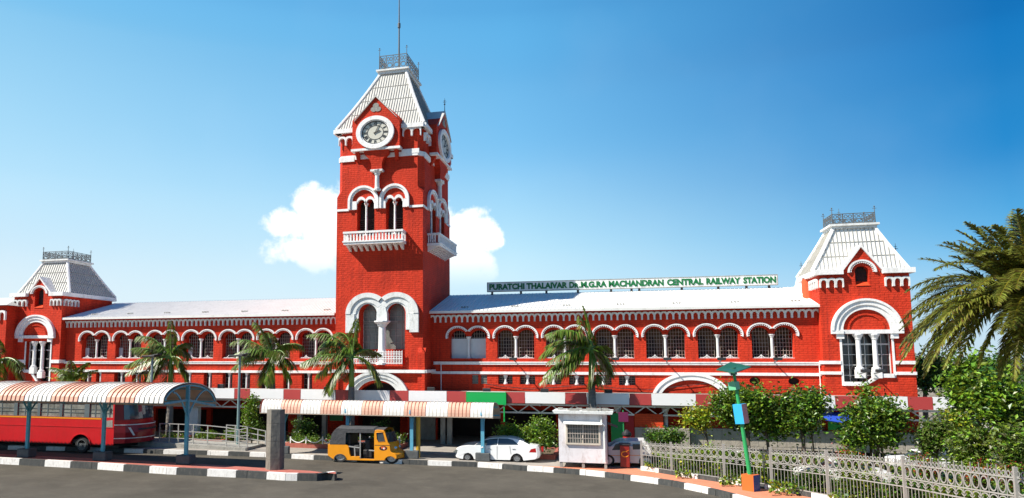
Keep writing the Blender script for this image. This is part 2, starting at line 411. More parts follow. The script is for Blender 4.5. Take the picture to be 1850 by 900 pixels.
def arc(cx, cz, rx, rz, a0, a1, n): return [(cx + rx*math.cos(a0+(a1-a0)*i/n), cz + rz*math.sin(a0+(a1-a0)*i/n)) for i in range(n+1)]
PI = math.pi
SX = 1.25     # the photograph is wider than true: arches are this much wider than high
def arch_hole(s0, s1, zb, zs, rise, n=12):
    c = (s0+s1)/2; r = (s1-s0)/2
    return [(s0, zb), (s1, zb)] + arc(c, zs, r, rise, 0, PI, n)

# ------------------------------------------------------------------ ground, roads, pavements
VT, VW, VE = 52.0, 54.5, 53.85      # clock tower front, wing walls, end pavilion fronts
def structure(o): o['kind'] = 'structure'; return o
g = MB(); g.add([(-2500,-300,0),(2500,-300,0),(2500,4000,0),(-2500,4000,0)], [(0,1,2,3)])
structure(g.build('ground', asphalt))

def slab(name, pts, z, m, zb=-0.05):
    b = MB(); M = lambda s, t, o: (s, t, o)
    b.plate(M, pts, (), z, zb)
    return structure(b.build(name, m))
def kerb(pts, z0, h, w, seg, start=0, name='kerb_strip', top=None):
    """black and white painted kerb stones along a polyline on the ground"""
    P = [Vector((p[0], p[1])) for p in pts]
    # resample
    cum = [0]
    for a, b in zip(P, P[1:]): cum.append(cum[-1] + (b-a).length)
    def at(s):
        for i in range(len(P)-1):
            if s <= cum[i+1] or i == len(P)-2:
                t = (s-cum[i])/(cum[i+1]-cum[i]); return P[i].lerp(P[i+1], t), (P[i+1]-P[i]).normalized()
    b = MB(); s = 0; k = start; L = cum[-1]
    cuts = []
    while s < L - .01:
        e = min(L, s + seg*random.uniform(.95, 1.05)); cuts.append((s, e, k % 2)); s = e; k += 1
    for s0, s1, mi in cuts:
        inner = [s0] + [c for c in cum if s0 + .02 < c < s1 - .02] + [s1]
        for a, c in zip(inner, inner[1:]):
            pa, da = at(a + .001); pc, dc = at(c - .001)
            na = Vector((-da.y, da.x)) * w; nc = Vector((-dc.y, dc.x)) * w
            g_ = 0.012
            pa = pa + da * g_; pc = pc - dc * g_
            vs = [(pa.x, pa.y, z0), (pc.x, pc.y, z0), (pc.x+nc.x, pc.y+nc.y, z0), (pa.x+na.x, pa.y+na.y, z0)]
            t = .03
            top_ = [(pa.x+na.x*t*3, pa.y+na.y*t*3, z0+h), (pc.x+nc.x*t*3, pc.y+nc.y*t*3, z0+h), (pc.x+nc.x, pc.y+nc.y, z0+h), (pa.x+na.x, pa.y+na.y, z0+h)]
            b.add(vs + top_, [(0,3,2,1),(4,5,6,7),(0,1,5,4),(1,2,6,5),(2,3,7,6),(3,0,4,7)], mi)
    return structure(b.build(name, [kerb_b, kerb_w]))

# far kerb line (edge of the station forecourt)
farpx = [(-260,807),(0,812),(150,815.5),(280,820),(380,822.5),(478,826),(511,828),(600,832.5),(740,839.5),(773,841),(860,844),(900,847),(941,850.5),(981,853),(1021,856),(1058,859),(1091,862.5),(1126,867),(1180,874),(1214,879),(1243,885),(1267,890),(1293,896),(1320,903),(1400,926),(1480,955),(1560,1000)]
far = [G(*p) for p in farpx]
fore = slab('pavement', [(x, y+.1) for x, y in far] + [(60, far[-1][1]), (60, 120), (-110, 120), (-110, far[0][1])], 0.24, plaza)
kerb(far, 0, 0.26, 0.22, 1.45, 1)
# orange footpath between the road kerb and the fence kerb
fkpx = [(1157,849.5),(1182,853),(1214,858.5),(1235,862),(1263,866),(1295,870.5),(1322,875),(1387,884.5),(1430,892),(1500,906),(1641,938),(1800,982),(1860,1000)]
fk = [G(x, y, 0.244) for x, y in fkpx]
i0 = 12
foot = [(x, y+.32) for x, y in far[i0:]]
orp = foot + [(fk[-1][0], fk[-1][1])] + fk[::-1] + [G(1150, 846, .244), G(1010, 843, .244), G(945, 841, .244)]
b = MB(); b.plate(lambda s, t, o: (s, t, o), orp, (), 0.2445, 0.20); structure(b.build('footpath', pave_or))
kerb(fk, 0.2445, 0.20, 0.22, 1.1, 1)
gx = [(x, y+.2) for x, y in fk]
b = MB(); b.plate(lambda s, t, o: (s, t, o), gx + [(30, gx[-1][1]), (30, 44.5), (G(1157, 830, .25)[0], 44.5)], (), 0.33, 0.2); structure(b.build('garden_soil', soil))

# median island with the first shelter
isl = [G(*p) for p in [(-300,824),(-120,832),(0,838.5),(165,847.5),(300,857),(446,864),(515,868.5),(573,869.5),(607,865)]]
islb = [G(x, y, 0.34) for x, y in [(606,856),(560,850.5),(470,845),(290,834),(120,826),(0,820),(-120,812),(-300,803)]]
top = [(x + .1*0, y+.12) for x, y in isl[:-1]] + [isl[-1]] + islb
slab('median_paving', top, 0.335, pave_red)
kerb(isl, 0, 0.35, 0.25, 1.75, 0)
kerb([isl[-1]] + islb, 0, 0.33, 0.05, 1.75, 0)

# ------------------------------------------------------------------ station: shared facade pieces
zsill, zspr, ztop = Z(647.5, VW, 1100), Z(606, VW, 1100), Z(594, VW, 1100)
zcor1, zcor0, zeave = Z(564.5, VW, 1100), Z(578.5, VW, 1100), Z(558.7, VW, 1100)
zs1a, zs1b, zs2a, zs2b = Z(659.3, VW, 1100), Z(654, VW, 1100), Z(677.3, VW, 1100), Z(672.3, VW, 1100)
zridge = Z(526.5, 61.0, 1100)

def corbel_table(M, s0, s1, z0, z1, n, o, mb=None, leg=.14):
    mb = mb or MB(); w = (s1 - s0)/n; lw = w*leg
    for i in range(n):
        a = s0 + i*w; c = a + w; m = (a+c)/2
        zsp = z0 + (z1-z0)*.42
        pts = [(a+.001, z0), (a+lw, z0 - (z1-z0)*.04)] + [(a+lw, zsp)] + arc(m, zsp, w/2-lw, (z1-z0)*.38, PI, 0, 8)[1:-1] + [(c-lw, zsp), (c-lw, z0 - (z1-z0)*.04), (c-.001, z0)]
        pts += [(c-.001, z1 - (z1-z0)*.16)] + arc(m, z1-(z1-z0)*.16, w/2-.001, (z1-z0)*.16, 0, PI, 6)[1:-1] + [(a+.001, z1 - (z1-z0)*.16)]
        mb.plate(M, pts, (), o, 0.004)
    return mb
def hood_pair(M, c1, c2, zc, r, sx, thick, o, n=16, leg=0.0):
    """double curved white hood with dentils"""
    mb = MB(); cusp = (c1+c2)/2
    rz = r/sx
    ac = math.acos(max(-1, min(1, (cusp-c1)/r)))
    for c, a0, a1 in ((c1, PI+.18, ac), (c2, PI-ac, -.18)):
        mb.band(M, c, zc, r, rz, r-thick, rz-thick*.9, a0, a1, n, o, 0.003)
        nd = 15
        for k in range(nd):
            t = a0 + (a1-a0)*(k+.5)/nd; dt = (a1-a0)/nd*.27
            mb.band(M, c, zc, r-thick-.002, rz-thick*.9-.002, r-thick*2.1, rz-thick*2.0, t-dt, t+dt, 1, o*.8, 0.003)
    return mb
def column_mb(M, s, zb, zt, r, oc, sx=1.2, cap=0.18):
    mb = MB(); c = M(s, zb, oc); Hh = zt - zb
    mb.lathe(c, [(r*1.7,0),(r*1.7,cap*.5),(r*1.15,cap*.6),(r,cap),(r*.9,Hh-cap*1.5),(r*1.2,Hh-cap*1.3),(r*1.3,Hh-cap),(r*2.1,Hh-cap*.3),(r*2.1,Hh)], 10, 0, sx)
    return mb
def bars_mb(M, s0, s1, z0, z1, ns, nz, o, t=0.03, top=None):
    mb = MB()
    for i in range(ns+1):
        s = s0 + (s1-s0)*i/ns; zt = z1 if top is None else top(s)
        if zt - z0 > .05: mb.fbox(M, s-t/2, s+t/2, z0, zt, o+.012, o-.012)
    for k in range(nz+1):
        z = z0 + (z1-z0)*k/nz
        a, c = s0, s1
        if top is not None:
            ss = [s0+(s1-s0)*j/24 for j in range(25)]; ok = [q for q in ss if top(q) >= z]
            if not ok: continue
            a, c = min(ok), max(ok)
        mb.fbox(M, a, c, z-t/2, z+t/2, o+.014, o-.014)
    return mb

def wing(name, xa, xb, pairs, label, side):
    """two storeyed wing with an arcade of paired windows"""
    V = VW; M = FM(V)
    ua, ub = U(xa, V), U(xb, V)
    root = thing(name, ((ua+ub)/2, V, 0), label, 'building')
    us = [(U(a, V, 620), U(b_, V, 620)) for a, b_ in pairs]
    holes = []
    for a, c in us:
        p = c - a
        cl_, cr_ = a+.283*p, a+.715*p
        r1, rr = .165*p, .222*p
        ac = math.acos((.5*p-.283*p)/rr)
        hole = [(cl_-r1, zsill), (cr_+r1, zsill), (cr_+r1, zspr), (cr_+rr, zspr)]
        hole += arc(cr_, zspr, rr, rr/SX*1.18, 0, PI-ac, 10)[1:]
        hole += arc(cl_, zspr, rr, rr/SX*1.18, ac, PI, 10)[1:]
        hole += [(cl_-r1, zspr)]
        holes.append(hole)
    low = []
    if side == 'right':
        zl1, zl0 = Z(678.6, V, 1000), Z(695, V, 1000)
        lowp = [(853,864,'v'),(869,880,'v')] + [(a,c,'w') for a, c in ((900,926),(939,967),(986,1014),(1028,1056),(1075,1105),(1118,1148))]
        ov = [(1364, 688), (1434.5, 689)]
        for x, y in ov:
            u, z = W(x, y, V); holes.append(arc(u, z, .36, .26, 0, 2*PI, 20)[:-1])
    else:
        zl1, zl0 = Z(672.5, V, 400), Z(704, V, 400) - .5
        lowp = [(a,c,'t') for a, c in ((146,165),(173,183),(206,226),(238,250),(333,346),(368,383),(402,420),(432,452),(468,488),(512,525),(545,564))]
    for a, c, k in lowp:
        holes.append([(U(a, V, 685), zl0), (U(c, V, 685), zl0), (U(c, V, 685), zl1), (U(a, V, 685), zl1)])
    wall = MB().plate(M, [(ua, 0), (ub, 0), (ub, zeave), (ua, zeave)], holes, 0, -.75)
    # recessed arch heads
    for a, c in us:
        p = c - a; cl_, cr_ = a+.283*p, a+.715*p; r1, rr = .165*p, .230*p
        ac = math.acos((.5*p-.283*p)/rr); rise = ztop - zspr
        pts = [(cl_-rr, zspr), (cl_-r1, zspr)] + arc(cl_, zspr, r1, rise, PI, 0, 12)[1:] + [(cr_-r1, zspr)] + arc(cr_, zspr, r1, rise, PI, 0, 12)[1:] + [(cr_+rr, zspr)]
        pts += arc(cr_, zspr, rr, rr/SX*1.18, 0, PI-ac, 10)[1:] + arc(cl_, zspr, rr, rr/SX*1.18, ac, PI, 10)[1:-1]
        wall.plate(M, pts, (), -.22, -.5)
    wall.box(ua, ub, V+7.5, V+8, 0, zeave)
    wall.build('wall', brick, root)
    # roof: eave board, corrugated slope with ribs
    zr = zridge; ve, vr = V-.55, 61.2
    rf = MB()
    rf.add([(ua, ve, zeave+.02), (ub, ve, zeave+.02), (ub, vr, zr), (ua, vr, zr), (ub, 2*vr-ve, zeave+.02), (ua, 2*vr-ve, zeave+.02)], [(0,1,2,3), (3,2,4,5)])
    rf.add([(ua, ve, zeave-.1), (ub, ve, zeave-.1), (ub, vr, zr-.12), (ua, vr, zr-.12)], [(3,2,1,0)])
    rf.box(ua, ub, ve-.05, ve+.02, zeave-.14, zeave+.05)
    u = ua + .15
    while u < ub - .1:
        rf.add([(u-.035, ve, zeave+.02), (u+.035, ve, zeave+.02), (u, ve, zeave+.065), (u-.035, vr, zr), (u+.035, vr, zr), (u, vr, zr+.045)], [(0,3,5,2), (2,5,4,1), (0,2,1)])
        u += .30
    rfo = rf.build('roof', roofm, root)
    # fixings: small dark vents on the slope
    vt = MB(); n = 7
    for i in range(n):
        u = ua + (ub-ua)*(i+.6)/n
        t = .18; y = ve + (vr-ve)*t; z = zeave + (zr-zeave)*t
        for q in range(3): vt.box(u+q*.22, u+q*.22+.13, y, y+.15, z+.05, z+.13)
    vt.build('roof_clip', seam, rfo)
    n = int((ub-ua)/.43)
    corbel_table(M, ua+.05, ub-.05, zcor0, zcor1, n, .16).build('corbel_table', white_dirty, root)
    MB().fbox(M, ua, ub, zcor1+.005, zcor1+.12, .08, .0).build('cornice_band', brick, root)
    s2 = MB().fbox(M, ua + (.35 if side == 'right' else 0), ub, zs1a, zs1b, .1, .003)
    s2.fbox(M, ua + (.35 if side == 'right' else 0), ub, zs1b-.07, zs1b+.01, .14, .101)
    s2.build('string_course', white, root)
    MB().fbox(M, ua, ub, zs2a, zs2b, .1, .003).build('string_course', white, root)
    for i, (a, c) in enumerate(us):
        p = c - a; cl_, cr_ = a+.283*p, a+.715*p; r1 = .165*p
        hood_pair(M, cl_, cr_, zspr-.02, .256*p, SX/1.12, .085, .14).build('arch_moulding', white, root)
        # window pair
        back = MB()
        lit = side == 'right' and i >= 1
        back.fbox(M, cl_-r1-.05, cr_+r1+.05, zsill-.05, ztop+.1, -1.9, -1.95)
        if lit:
            for cc in (cl_-.2*r1, cr_+.3*r1):
                pts = arch_hole(cc-.5*r1, cc+.45*r1, zsill, zspr-.35, .3)
                back.plate(M, pts, (), -1.88, -1.9, 1)
        # room behind
        back.add([M(cl_-r1-.02, zsill-.02, -.76), M(cr_+r1+.02, zsill-.02, -.76), M(cr_+r1+.02, zsill-.02, -1.95), M(cl_-r1-.02, zsill-.02, -1.95)], [(0,1,2,3)], 1)
        win = back.build('window', [interior_yellow if lit else darkint, darkint], root)
        for cc in (cl_, cr_):
            f = lambda s, cc=cc: zspr + (ztop-zspr)*math.sqrt(max(0, 1-((s-cc)/r1)**2))
            bars_mb(M, cc-r1+.01, cc+r1-.01, zsill, ztop, 6, 8, -.62, .022, f).build('grille', grillem, win)
        column_mb(M, (cl_+cr_)/2, zsill, zspr, .085, -.3, 1.2, .16).build('column', white_dirty, win)
        # cast iron crest on the sill
        cr = MB()
        cr.bar(M(cl_-r1, zsill+.02, -.08), M(cr_+r1, zsill+.02, -.08), .03)
        for cc in (cl_, cr_):
            cr.bar(M(cc-r1*.8, zsill+.07, -.08), M(cc+r1*.8, zsill+.07, -.08), .03)
            cr.bar(M(cc-r1*.45, zsill+.02, -.08), M(cc, zsill+.22, -.08), .04); cr.bar(M(cc+r1*.45, zsill+.02, -.08), M(cc, zsill+.22, -.08), .04)
            cr.bar(M(cc, zsill, -.08), M(cc, zsill+.28, -.08), .05)
        if not (side == 'right' and i == 0): cr.build('sill_crest', white, win)
        if side == 'right' and i == 0:
            MB().fbox(M, cl_-r1, cr_+r1, zsill, zspr-.15, -.5, -.53).build('white_panel', panelw, win)
        elif side == 'left' and i in (0, 1, 3):
            MB().fbox(M, cl_-r1, cl_-r1*.35, zsill, zsill+.95, -.5, -.53).build('white_panel', panelw, win)
        if side == 'left' and i == 3:
            MB().fbox(M, cr_-r1*.2, cr_+r1, zsill, zspr-.1, -1.2, -1.24).build('curtain', purple, win)
    for a, c, k in lowp:
        a, c = U(a, V, 685), U(c, V, 685)
        if k == 'v':
            lv = MB()
            for q in range(6):
                z = zl0 + (zl1-zl0)*(q+.3)/6; lv.fbox(M, a, c, z, z+.05, -.05, -.2)
            lv.fbox(M, a, c, zl0, zl1, -.3, -.32)
            lv.build('louvred_vent', concrete, root)
        else:
            w_ = MB().fbox(M, a, c, zl0, zl1, -.55, -.58).build('window', glassd, root)
            bars_mb(M, a, c, zl0, zl1, 4 if k == 'w' else 3, 4, -.5, .035).build('window_frame', concrete, w_)
            column_mb(M, (a+c)/2 + (.12 if k == 't' else 0), zl0, zl1+.02, .075, -.14, 1.2, .2).build('column', white_dirty, w_)
    if side == 'right':
        for x, y in ov:
            u, z = W(x, y, V); MB().plate(M, arc(u, z, .40, .30, 0, 2*PI, 20)[:-1], (), -.45, -.5).build('oval_window', darkint, root)
            rg = MB().band(M, u, z, .40, .295, .36, .26, 0, 2*PI, 24, .03, .0)
            rg.build('window_surround', brick, root)
        # blind segmental arch over the side entrance
        uc = U(1249, V, 700); za = Z(673, V, 1249)
        ar = MB()
        ar.band(M, uc, za-2.0, 2.72, 1.995, 2.15, 1.47, .12, PI-.12, 30, .16, .003)
        ar.band(M, uc, za-2.0, 2.6, 1.87, 2.5, 1.79, .12, PI-.12, 30, .22, .161)
        ar.build('arch_surround', white, root)
        MB().plate(M, arc(uc, za-2.0, 2.12, 1.45, .12, PI-.12, 24), (), .02, .003).build('tympanum', brick, root)
        for (px_, y0_, y1_) in ((798, 656, 707), (1480, 656, 707)):
            u = U(px_, V, 680); MB().tube([M(u, Z(y0_, V), .2), M(u, Z(y1_, V), .2)], .035, 6).build('drain_pipe', white, root)
    return root, us

right_pairs = [(803.5,888),(888,975.5),(975.5,1066),(1066,1156.5),(1156.5,1249.5),(1249.5,1346.5),(1346.5,1447)]
left_pairs = [(141,202),(202,262.5),(262.5,327),(327,394),(394,462),(462,532.6),(532.6,605)]
rw, rus = wing('station_wing', 776, 1486, right_pairs, 'long red brick wing with arcaded windows right of the clock tower', 'right')
lw, lus = wing('station_wing', 112, 608, left_pairs, 'long red brick wing with arcaded windows left of the clock tower', 'left')
# cables sagging along the right wing (one mesh: a single run of wire)
M = FM(VW)
cb = MB()
pts = []
for (x, y) in ((880,694),(905,698),(960,703),(1010,699),(1060,695),(1110,701),(1170,704),(1230,698),(1300,690),(1340,700),(1400,706),(1450,700),(1500,706)):
    u, z = W(x, y, VW); pts.append((u, VW-.12, z))
cb.tube(pts, .022, 5)
tag(cb.build('cable', black), 'thin black cable sagging along the lower wall of the right wing', 'cable')

# floodlights below each window pair of the right wing
fl0 = None
ords = ['second', 'third', 'fourth', 'fifth', 'sixth', 'seventh']
for i, (a, c) in enumerate(rus[1:]):
    u = (a+c)/2
    loc = (u, VW-.1, zsill-.02)
    lab = 'black floodlight on the sill of the %s window pair right of the tower' % ords[i]
    if fl0 is None:
        fl0 = thing('floodlight', loc, lab, 'floodlight', 'floodlights on the right wing')
        MB().bar((u, VW-.1, zsill-.25), (u, VW-1.25, zsill-.12), .06).build('bracket', iron, fl0)
        hb = MB(); hb.box(u-.27, u+.27, VW-1.5, VW-1.2, zsill-.13, zsill+.06)
        h = hb.build('lamp_head', black, fl0, bevel=.02)
        MB().box(u-.22, u+.22, VW-1.515, VW-1.502, zsill-.10, zsill+.03).build('lens', glassd, h)
    else:
        copy_thing(fl0, loc, lab)

# floodlights at the stepped sill of the right pavilion window
for x, lab in ((1553, 'black floodlight at the left column foot of the right pavilion window'), (1579, 'black floodlight at the right column foot of the right pavilion window')):
    u, z = W(x, 669, VE-.25); copy_thing(fl0, (u, VE-.25, z), lab, 'floodlights on the right pavilion')
# floodlights resting on the canopy
for x, y, lab in ((400, 698, 'small black lamp on the canopy behind the bus shelter arch'), (592, 703, 'small black lamp on the canopy left of the tower doorway'), (779, 704, 'small black lamp on the canopy at the right foot of the tower'), (879.5, 706, 'small black lamp on the canopy above the green banner'), (984, 707, 'small black lamp on the canopy left of the royal palm trunk'), (1099, 708, 'small black lamp on the canopy right of the royal palm trunk')):
    u, z = W(x, y, 46.0)
    r_ = thing('canopy_lamp', (u, 46.0, z), lab, 'floodlight', 'lamps standing on the canopy')
    MB().box(u-.24, u+.24, 45.85, 46.1, z-.16, z+.16).build('lamp_head', black, r_, bevel=.02)
    MB().box(u-.03, u+.03, 45.96, 46.02, 3.3, z-.161).build('bracket', iron, r_)
# ------------------------------------------------------------------ clock tower
uL, uR = U(607, VT, 520), U(764, VT, 520)
TW = uR - uL; TD = 9.0
root = thing('clock_tower', ((uL+uR)/2, VT, 0), 'tall red brick clock tower with white arches and steep pale roof', 'tower')
def zt(y, x=684): return Z(y, VT, x)
def fx(x, y): return (W(x, y, VT)[0] - uL) / TW
faces = {'front': lambda f, z, o: (uL + f*TW, VT - o, z), 'side': lambda f, z, o: (uR + o, VT + f*TD, z)}
zC0, zC1 = zt(353), zt(341)
zcorn = zt(236)
# openings
def big_open():
    zs = zt(566); zb = zt(659)
    l0, l1, r0, r1 = fx(650, 600), fx(683, 600), fx(698, 600), fx(731.5, 600)
    return zs, zb, l0, l1, r0, r1
zs, zb, l0, l1, r0, r1 = big_open()
bigrise = zt(548) - zs
big_hole = [(l0, zb), (r1, zb), (r1, zs)] + arc((r0+r1)/2, zs, (r1-r0)/2, bigrise, 0, PI, 12)[1:] + [(r0, zt(580)), (l1, zt(580)), (l1, zs)] + arc((l0+l1)/2, zs, (l1-l0)/2, bigrise, 0, PI, 12)[1:]
def bel(xa_, xb_):
    a, c = fx(xa_, 400), fx(xb_, 400); zb_ = zt(425); zs_ = zt(366); rise_ = zt(358) - zs_
    m = (a+c)/2; g_ = (c-a)*.03
    return [(a, zb_), (c, zb_), (c, zs_)] + arc((m+g_+c)/2, zs_, (c-m-g_)/2, rise_, 0, PI, 8)[1:] + [(m+g_, zs_-.1), (m-g_, zs_-.1), (m-g_, zs_)] + arc((a+m-g_)/2, zs_, (m-g_-a)/2, rise_, 0, PI, 8)[1:]
b1, b2 = bel(645, 676.5), bel(697, 728)
ent = [(fx(648, 700), 0), (fx(723, 700), 0), (fx(723, 700), zt(716))] + arc((fx(648,700)+fx(723,700))/2, zt(716), (fx(723,700)-fx(648,700))/2, zt(691)-zt(716), 0, PI, 16)[1:]
wall = MB()
for nm, M in faces.items():
    wall.plate(M, [(0, 0), (1, 0), (1, zC0), (0, zC0)], [b1, b2] + ([ent, big_hole] if nm == 'front' else []), 0, -1.0, back=False, rims='holes')
wall.add([(uL, VT, 0), (uL, VT+TD, 0), (uL, VT+TD, zC0), (uL, VT, zC0)], [(0,1,2,3)])
wall.add([(uL, VT+TD, 0), (uR, VT+TD, 0), (uR, VT+TD, zC0), (uL, VT+TD, zC0)], [(0,1,2,3)])
def ring(cx_, cy_, o, z):
    a, b_, c, d = uL-o, uR+o, VT-o, VT+TD+o
    return [(a+cx_, c, z), (b_-cx_, c, z), (b_, c+cy_, z), (b_, d-cy_, z), (b_-cx_, d, z), (a+cx_, d, z), (a, d-cy_, z), (a, c+cy_, z)]
def loft(mb, rings, cap=True, mi=0):
    b_ = len(mb.v); n = len(rings[0])
    for r_ in rings: mb.v += [tuple(p) for p in r_]
    for i in range(len(rings)-1):
        for k in range(n):
            mb.f.append((b_+i*n+k, b_+i*n+(k+1)%n, b_+(i+1)*n+(k+1)%n, b_+(i+1)*n+k)); mb.m.append(mi)
    if cap:
        mb.f.append(tuple(b_+k for k in range(n))[::-1]); mb.m.append(mi)
        mb.f.append(tuple(b_+(len(rings)-1)*n+k for k in range(n))); mb.m.append(mi)
loft(wall, [ring(.001, .001, 0, zC0), ring(.42, .55, 0, zC1), ring(.42, .55, 0, zcorn)], cap=False)
# spreading foot at the corners
for nm, M in faces.items():
    for f0, f1 in ((-.035, .05), (.95, 1.035)):
        z1_ = zt(637); q = .22
        vs = [M(f0, 0, q), M(f1, 0, q), M(f1, 0, .001), M(f0, 0, .001), M(f0, z1_, q), M(f1, z1_, q), M(f1, z1_+.35, .001), M(f0, z1_+.35, .001)]
        wall.add(vs, [(0,1,2,3), (4,7,6,5), (0,4,5,1), (1,5,6,2), (2,6,7,3), (3,7,4,0)])
wall.build('wall', brick, root)
# dark rooms behind the openings
inn = MB(); inn.box(uL+.95, uR-.95, VT+1.0, VT+TD-1, 0, zcorn); inn.build('inner_wall', darkint, root)

def trims(nm, M):
    front = nm == 'front'
    big_window = front
    k = 1.0 if front else TD/TW
    # string courses
    for (ya, yb, o) in ((673.5, 668, .14), (378.5, 374.5, .07)):
        if ya > 600: MB().fbox(M, -.035, 1.035, zt(ya), zt(yb), .36, .003).build('string_course', white, root)
        else:
            MB().fbox(M, 0, fx(631, 376), zt(ya), zt(yb), o, .003).build('string_course', white, root)
            MB().fbox(M, fx(739.5, 376), 1.003, zt(ya), zt(yb), o, .003).build('string_course', white, root)
    if front:
        # big double arch
        h = MB()
        cz = zt(567); top = zt(529) - cz
        cl_, cr_ = (l0+l1)/2 - .012, (r0+r1)/2 + .012
        ro = .25; cusp = (cl_+cr_)/2
        for (rr, oo, th, dt) in ((ro, .24, .055, 0), (ro-.055, .15, .06, .35), (ro-.115, .07, .06, .75)):
            rz = top*(rr/ro); ri = max(rr-th, (l1-l0)/2); rzi = max(rz*(ri/rr), bigrise)
            ac = math.acos(min(1, (cusp-cl_)/rr)) if rr > (cusp-cl_) else 0
            h.band(M, cl_, cz, rr, rz, ri, rzi, PI, ac, 22, oo, .003)
            h.band(M, cr_, cz, rr, rz, ri, rzi, PI-ac, 0, 22, oo, .003)
        zl = zt(601)
        for c, s in ((cl_, -1), (cr_, 1)):
            a, b_ = sorted((c+s*ro, c+s*(ro-.10)))
            h.fbox(M, a, b_, zl, cz-.003, .2, .003)
            a, b_ = sorted((c+s*(ro-.101), c+s*(l1-l0)/2))
            h.fbox(M, a, b_, zl+.2, cz-.003, .09, .003)
        # spandrel down to the column
        h.plate(M, [(l1-.012, zt(580)), (r0+.012, zt(580)), (r0+.012, cz), (cusp+.03, cz+bigrise*1.1), (cusp, cz+top*.72), (cusp-.03, cz+bigrise*1.1), (l1-.012, cz)], (), .14, -.35)
        h.build('arch_surround', white_dirty, root)
        cm = (l1+r0)/2
        w_ = MB().fbox(M, l0-.01, r1+.01, zb, zt(546), -.85, -.9).build('window', glassg, root)
        bars_mb(M, l0, l1, zt(630), zt(548), 3, 6, -.82, .006*1, None).build('glazing_bars', white_dirty, w_)
        gb = MB()
        for a, c in ((l0, l1), (r0, r1)):
            for q in (1, 2): s = a+(c-a)*q/3; gb.fbox(M, s-.003, s+.003, zt(630), zt(549), -.8, -.84)
            for q in range(1, 7): z = zt(630)+(zt(548)-zt(630))*q/7; gb.fbox(M, a, c, z-.025, z+.025, -.79, -.84)
        gb.fbox(M, l0, r1, zt(581), zt(579), -.76, -.84)
        gb.build('glazing_bars', concrete, w_)
        MB().fbox(M, l0, r1, zb, zt(631), -.70, -.84).build('apron_panel', brick, w_)
        cc = column_mb(M, cm, zt(659), zt(580), .27, .0, 1.15 if front else 1.0, .3); cc.build('column', white, root)
        # railing
        rl = MB(); z0_, z1_ = zt(658), zt(636)
        a_, c_ = l0-.05, r1-.02
        n = 18
        for q in range(n+1):
            s = a_+(c_-a_)*q/n; rl.fbox(M, s-.003, s+.003, z0_, z1_+.1, .27, .22)
        for z in (z0_+.05, z0_+(z1_-z0_)*.42, z0_+(z1_-z0_)*.62, z1_): rl.fbox(M, a_, c_, z-.025, z+.025, .275, .215)
        for q in range(n):
            s = a_+(c_-a_)*(q+.5)/n
            for zz in (.2, .52, .82): rl.band(M, s, z0_+(z1_-z0_)*zz, .018, .09, .011, .055, 0, 2*PI, 8, .26, .235)
        rl.build('railing', white, root)
        MB().fbox(M, a_-.01, c_+.01, zt(661.5), z0_, .32, .003).build('balcony_floor', brick, root)
    # belfry hoods
    for (xa_, xb_, ia, ib) in ((630, 685, 645, 676.5), (686.5, 740, 697, 728)):
        hd = MB(); a, c = fx(xa_, 360), fx(xb_, 360); m = (a+c)/2; r = (c-a)/2
        czb = zt(362); rise = zt(334.5) - czb
        for (q0, q1, oo) in ((1.0, .86, .22), (.86, .74, .14)):
            hd.band(M, m, czb, r*q0, rise*q0, r*q1, rise*q1, PI, 0, 20, oo, .003)
        zl = zt(377)
        ai, ci = fx(ia, 400), fx(ib, 400)
        hd.fbox(M, a, a+r*.14, zl, czb-.003, .22, .003); hd.fbox(M, c-r*.14, c, zl, czb-.003, .22, .003)
        hd.fbox(M, a+r*.141, ai, zl, czb-.003, .12, .003); hd.fbox(M, ci, c-r*.141, zl, czb-.003, .12, .003)
        zs_ = zt(366); mm = (ai+ci)/2; rw_ = (ci-ai)/4; rs = zt(358)-zs_
        for q in (ai+rw_, ci-rw_):
            hd.band(M, q, zs_, rw_*1.12, rs*1.5, rw_*.84, rs*.85, PI, 0, 12, .09, -.12)
        hd.build('arch_surround', white, root)
        w_ = MB().fbox(M, ai-.01, ci+.01, zt(427), zt(356), -.86, -.9).build('window', darkint, root)
        lv = MB()
        for q in range(9):
            z = zt(424)+(zt(395)-zt(424))*q/8
            lv.add([M(ai, z, -.6), M(ci, z, -.6), M(ci, z+.12, -.75), M(ai, z+.12, -.75)], [(0,1,2,3)])
        lv.build('louvre', bark, w_)
        column_mb(M, mm, zt(424), zt(366), .075, -.15, 1.2, .16).build('column', white, w_)
    # balcony
    bl = MB(); a, c = fx(629, 440), fx(734, 440); zf0, zf1 = zt(443.5), zt(438.5); P = 1.0
    bl.fbox(M, a, c, zf0, zf1, P, .003)
    bl.fbox(M, a-.01, c+.01, zf1-.05, zf1+.05, P+.06, P+.001)
    bl.build('balcony_floor', white, root)
    br = MB(); n = 10
    for q in range(n):
        s = a+(c-a)*(q+.45)/n; w = .014
        zz = zt(453)
        vs = [M(s-w, zf0-.002, .004), M(s+w, zf0-.002, .004), M(s+w, zf0-.002, P*.92), M(s-w, zf0-.002, P*.92), M(s-w, zz, .004), M(s+w, zz, .004), M(s+w, zz+.22, P*.45), M(s-w, zz+.22, P*.45)]
        br.add(vs, [(0,1,2,3), (4,7,6,5), (0,4,5,1), (1,5,6,2), (2,6,7,3), (3,7,4,0)])
    br.build('balcony_bracket', white, root)
    bs = MB(); zt0, zt1 = zf1+.051, zt(421.5)
    bs.fbox(M, a-.006, c+.006, zt1-.1, zt1+.05, P+.03, P-.14)
    for e in (a, c-.02): bs.fbox(M, e, e+.02, zt1-.1, zt1+.049, P-.141, .003)
    n = 18
    for q in range(n+1):
        s = a+.008+(c-a-.016)*q/n; bs.fbox(M, s-.0085, s+.0085, zt0, zt1-.1, P-.02, P-.12)
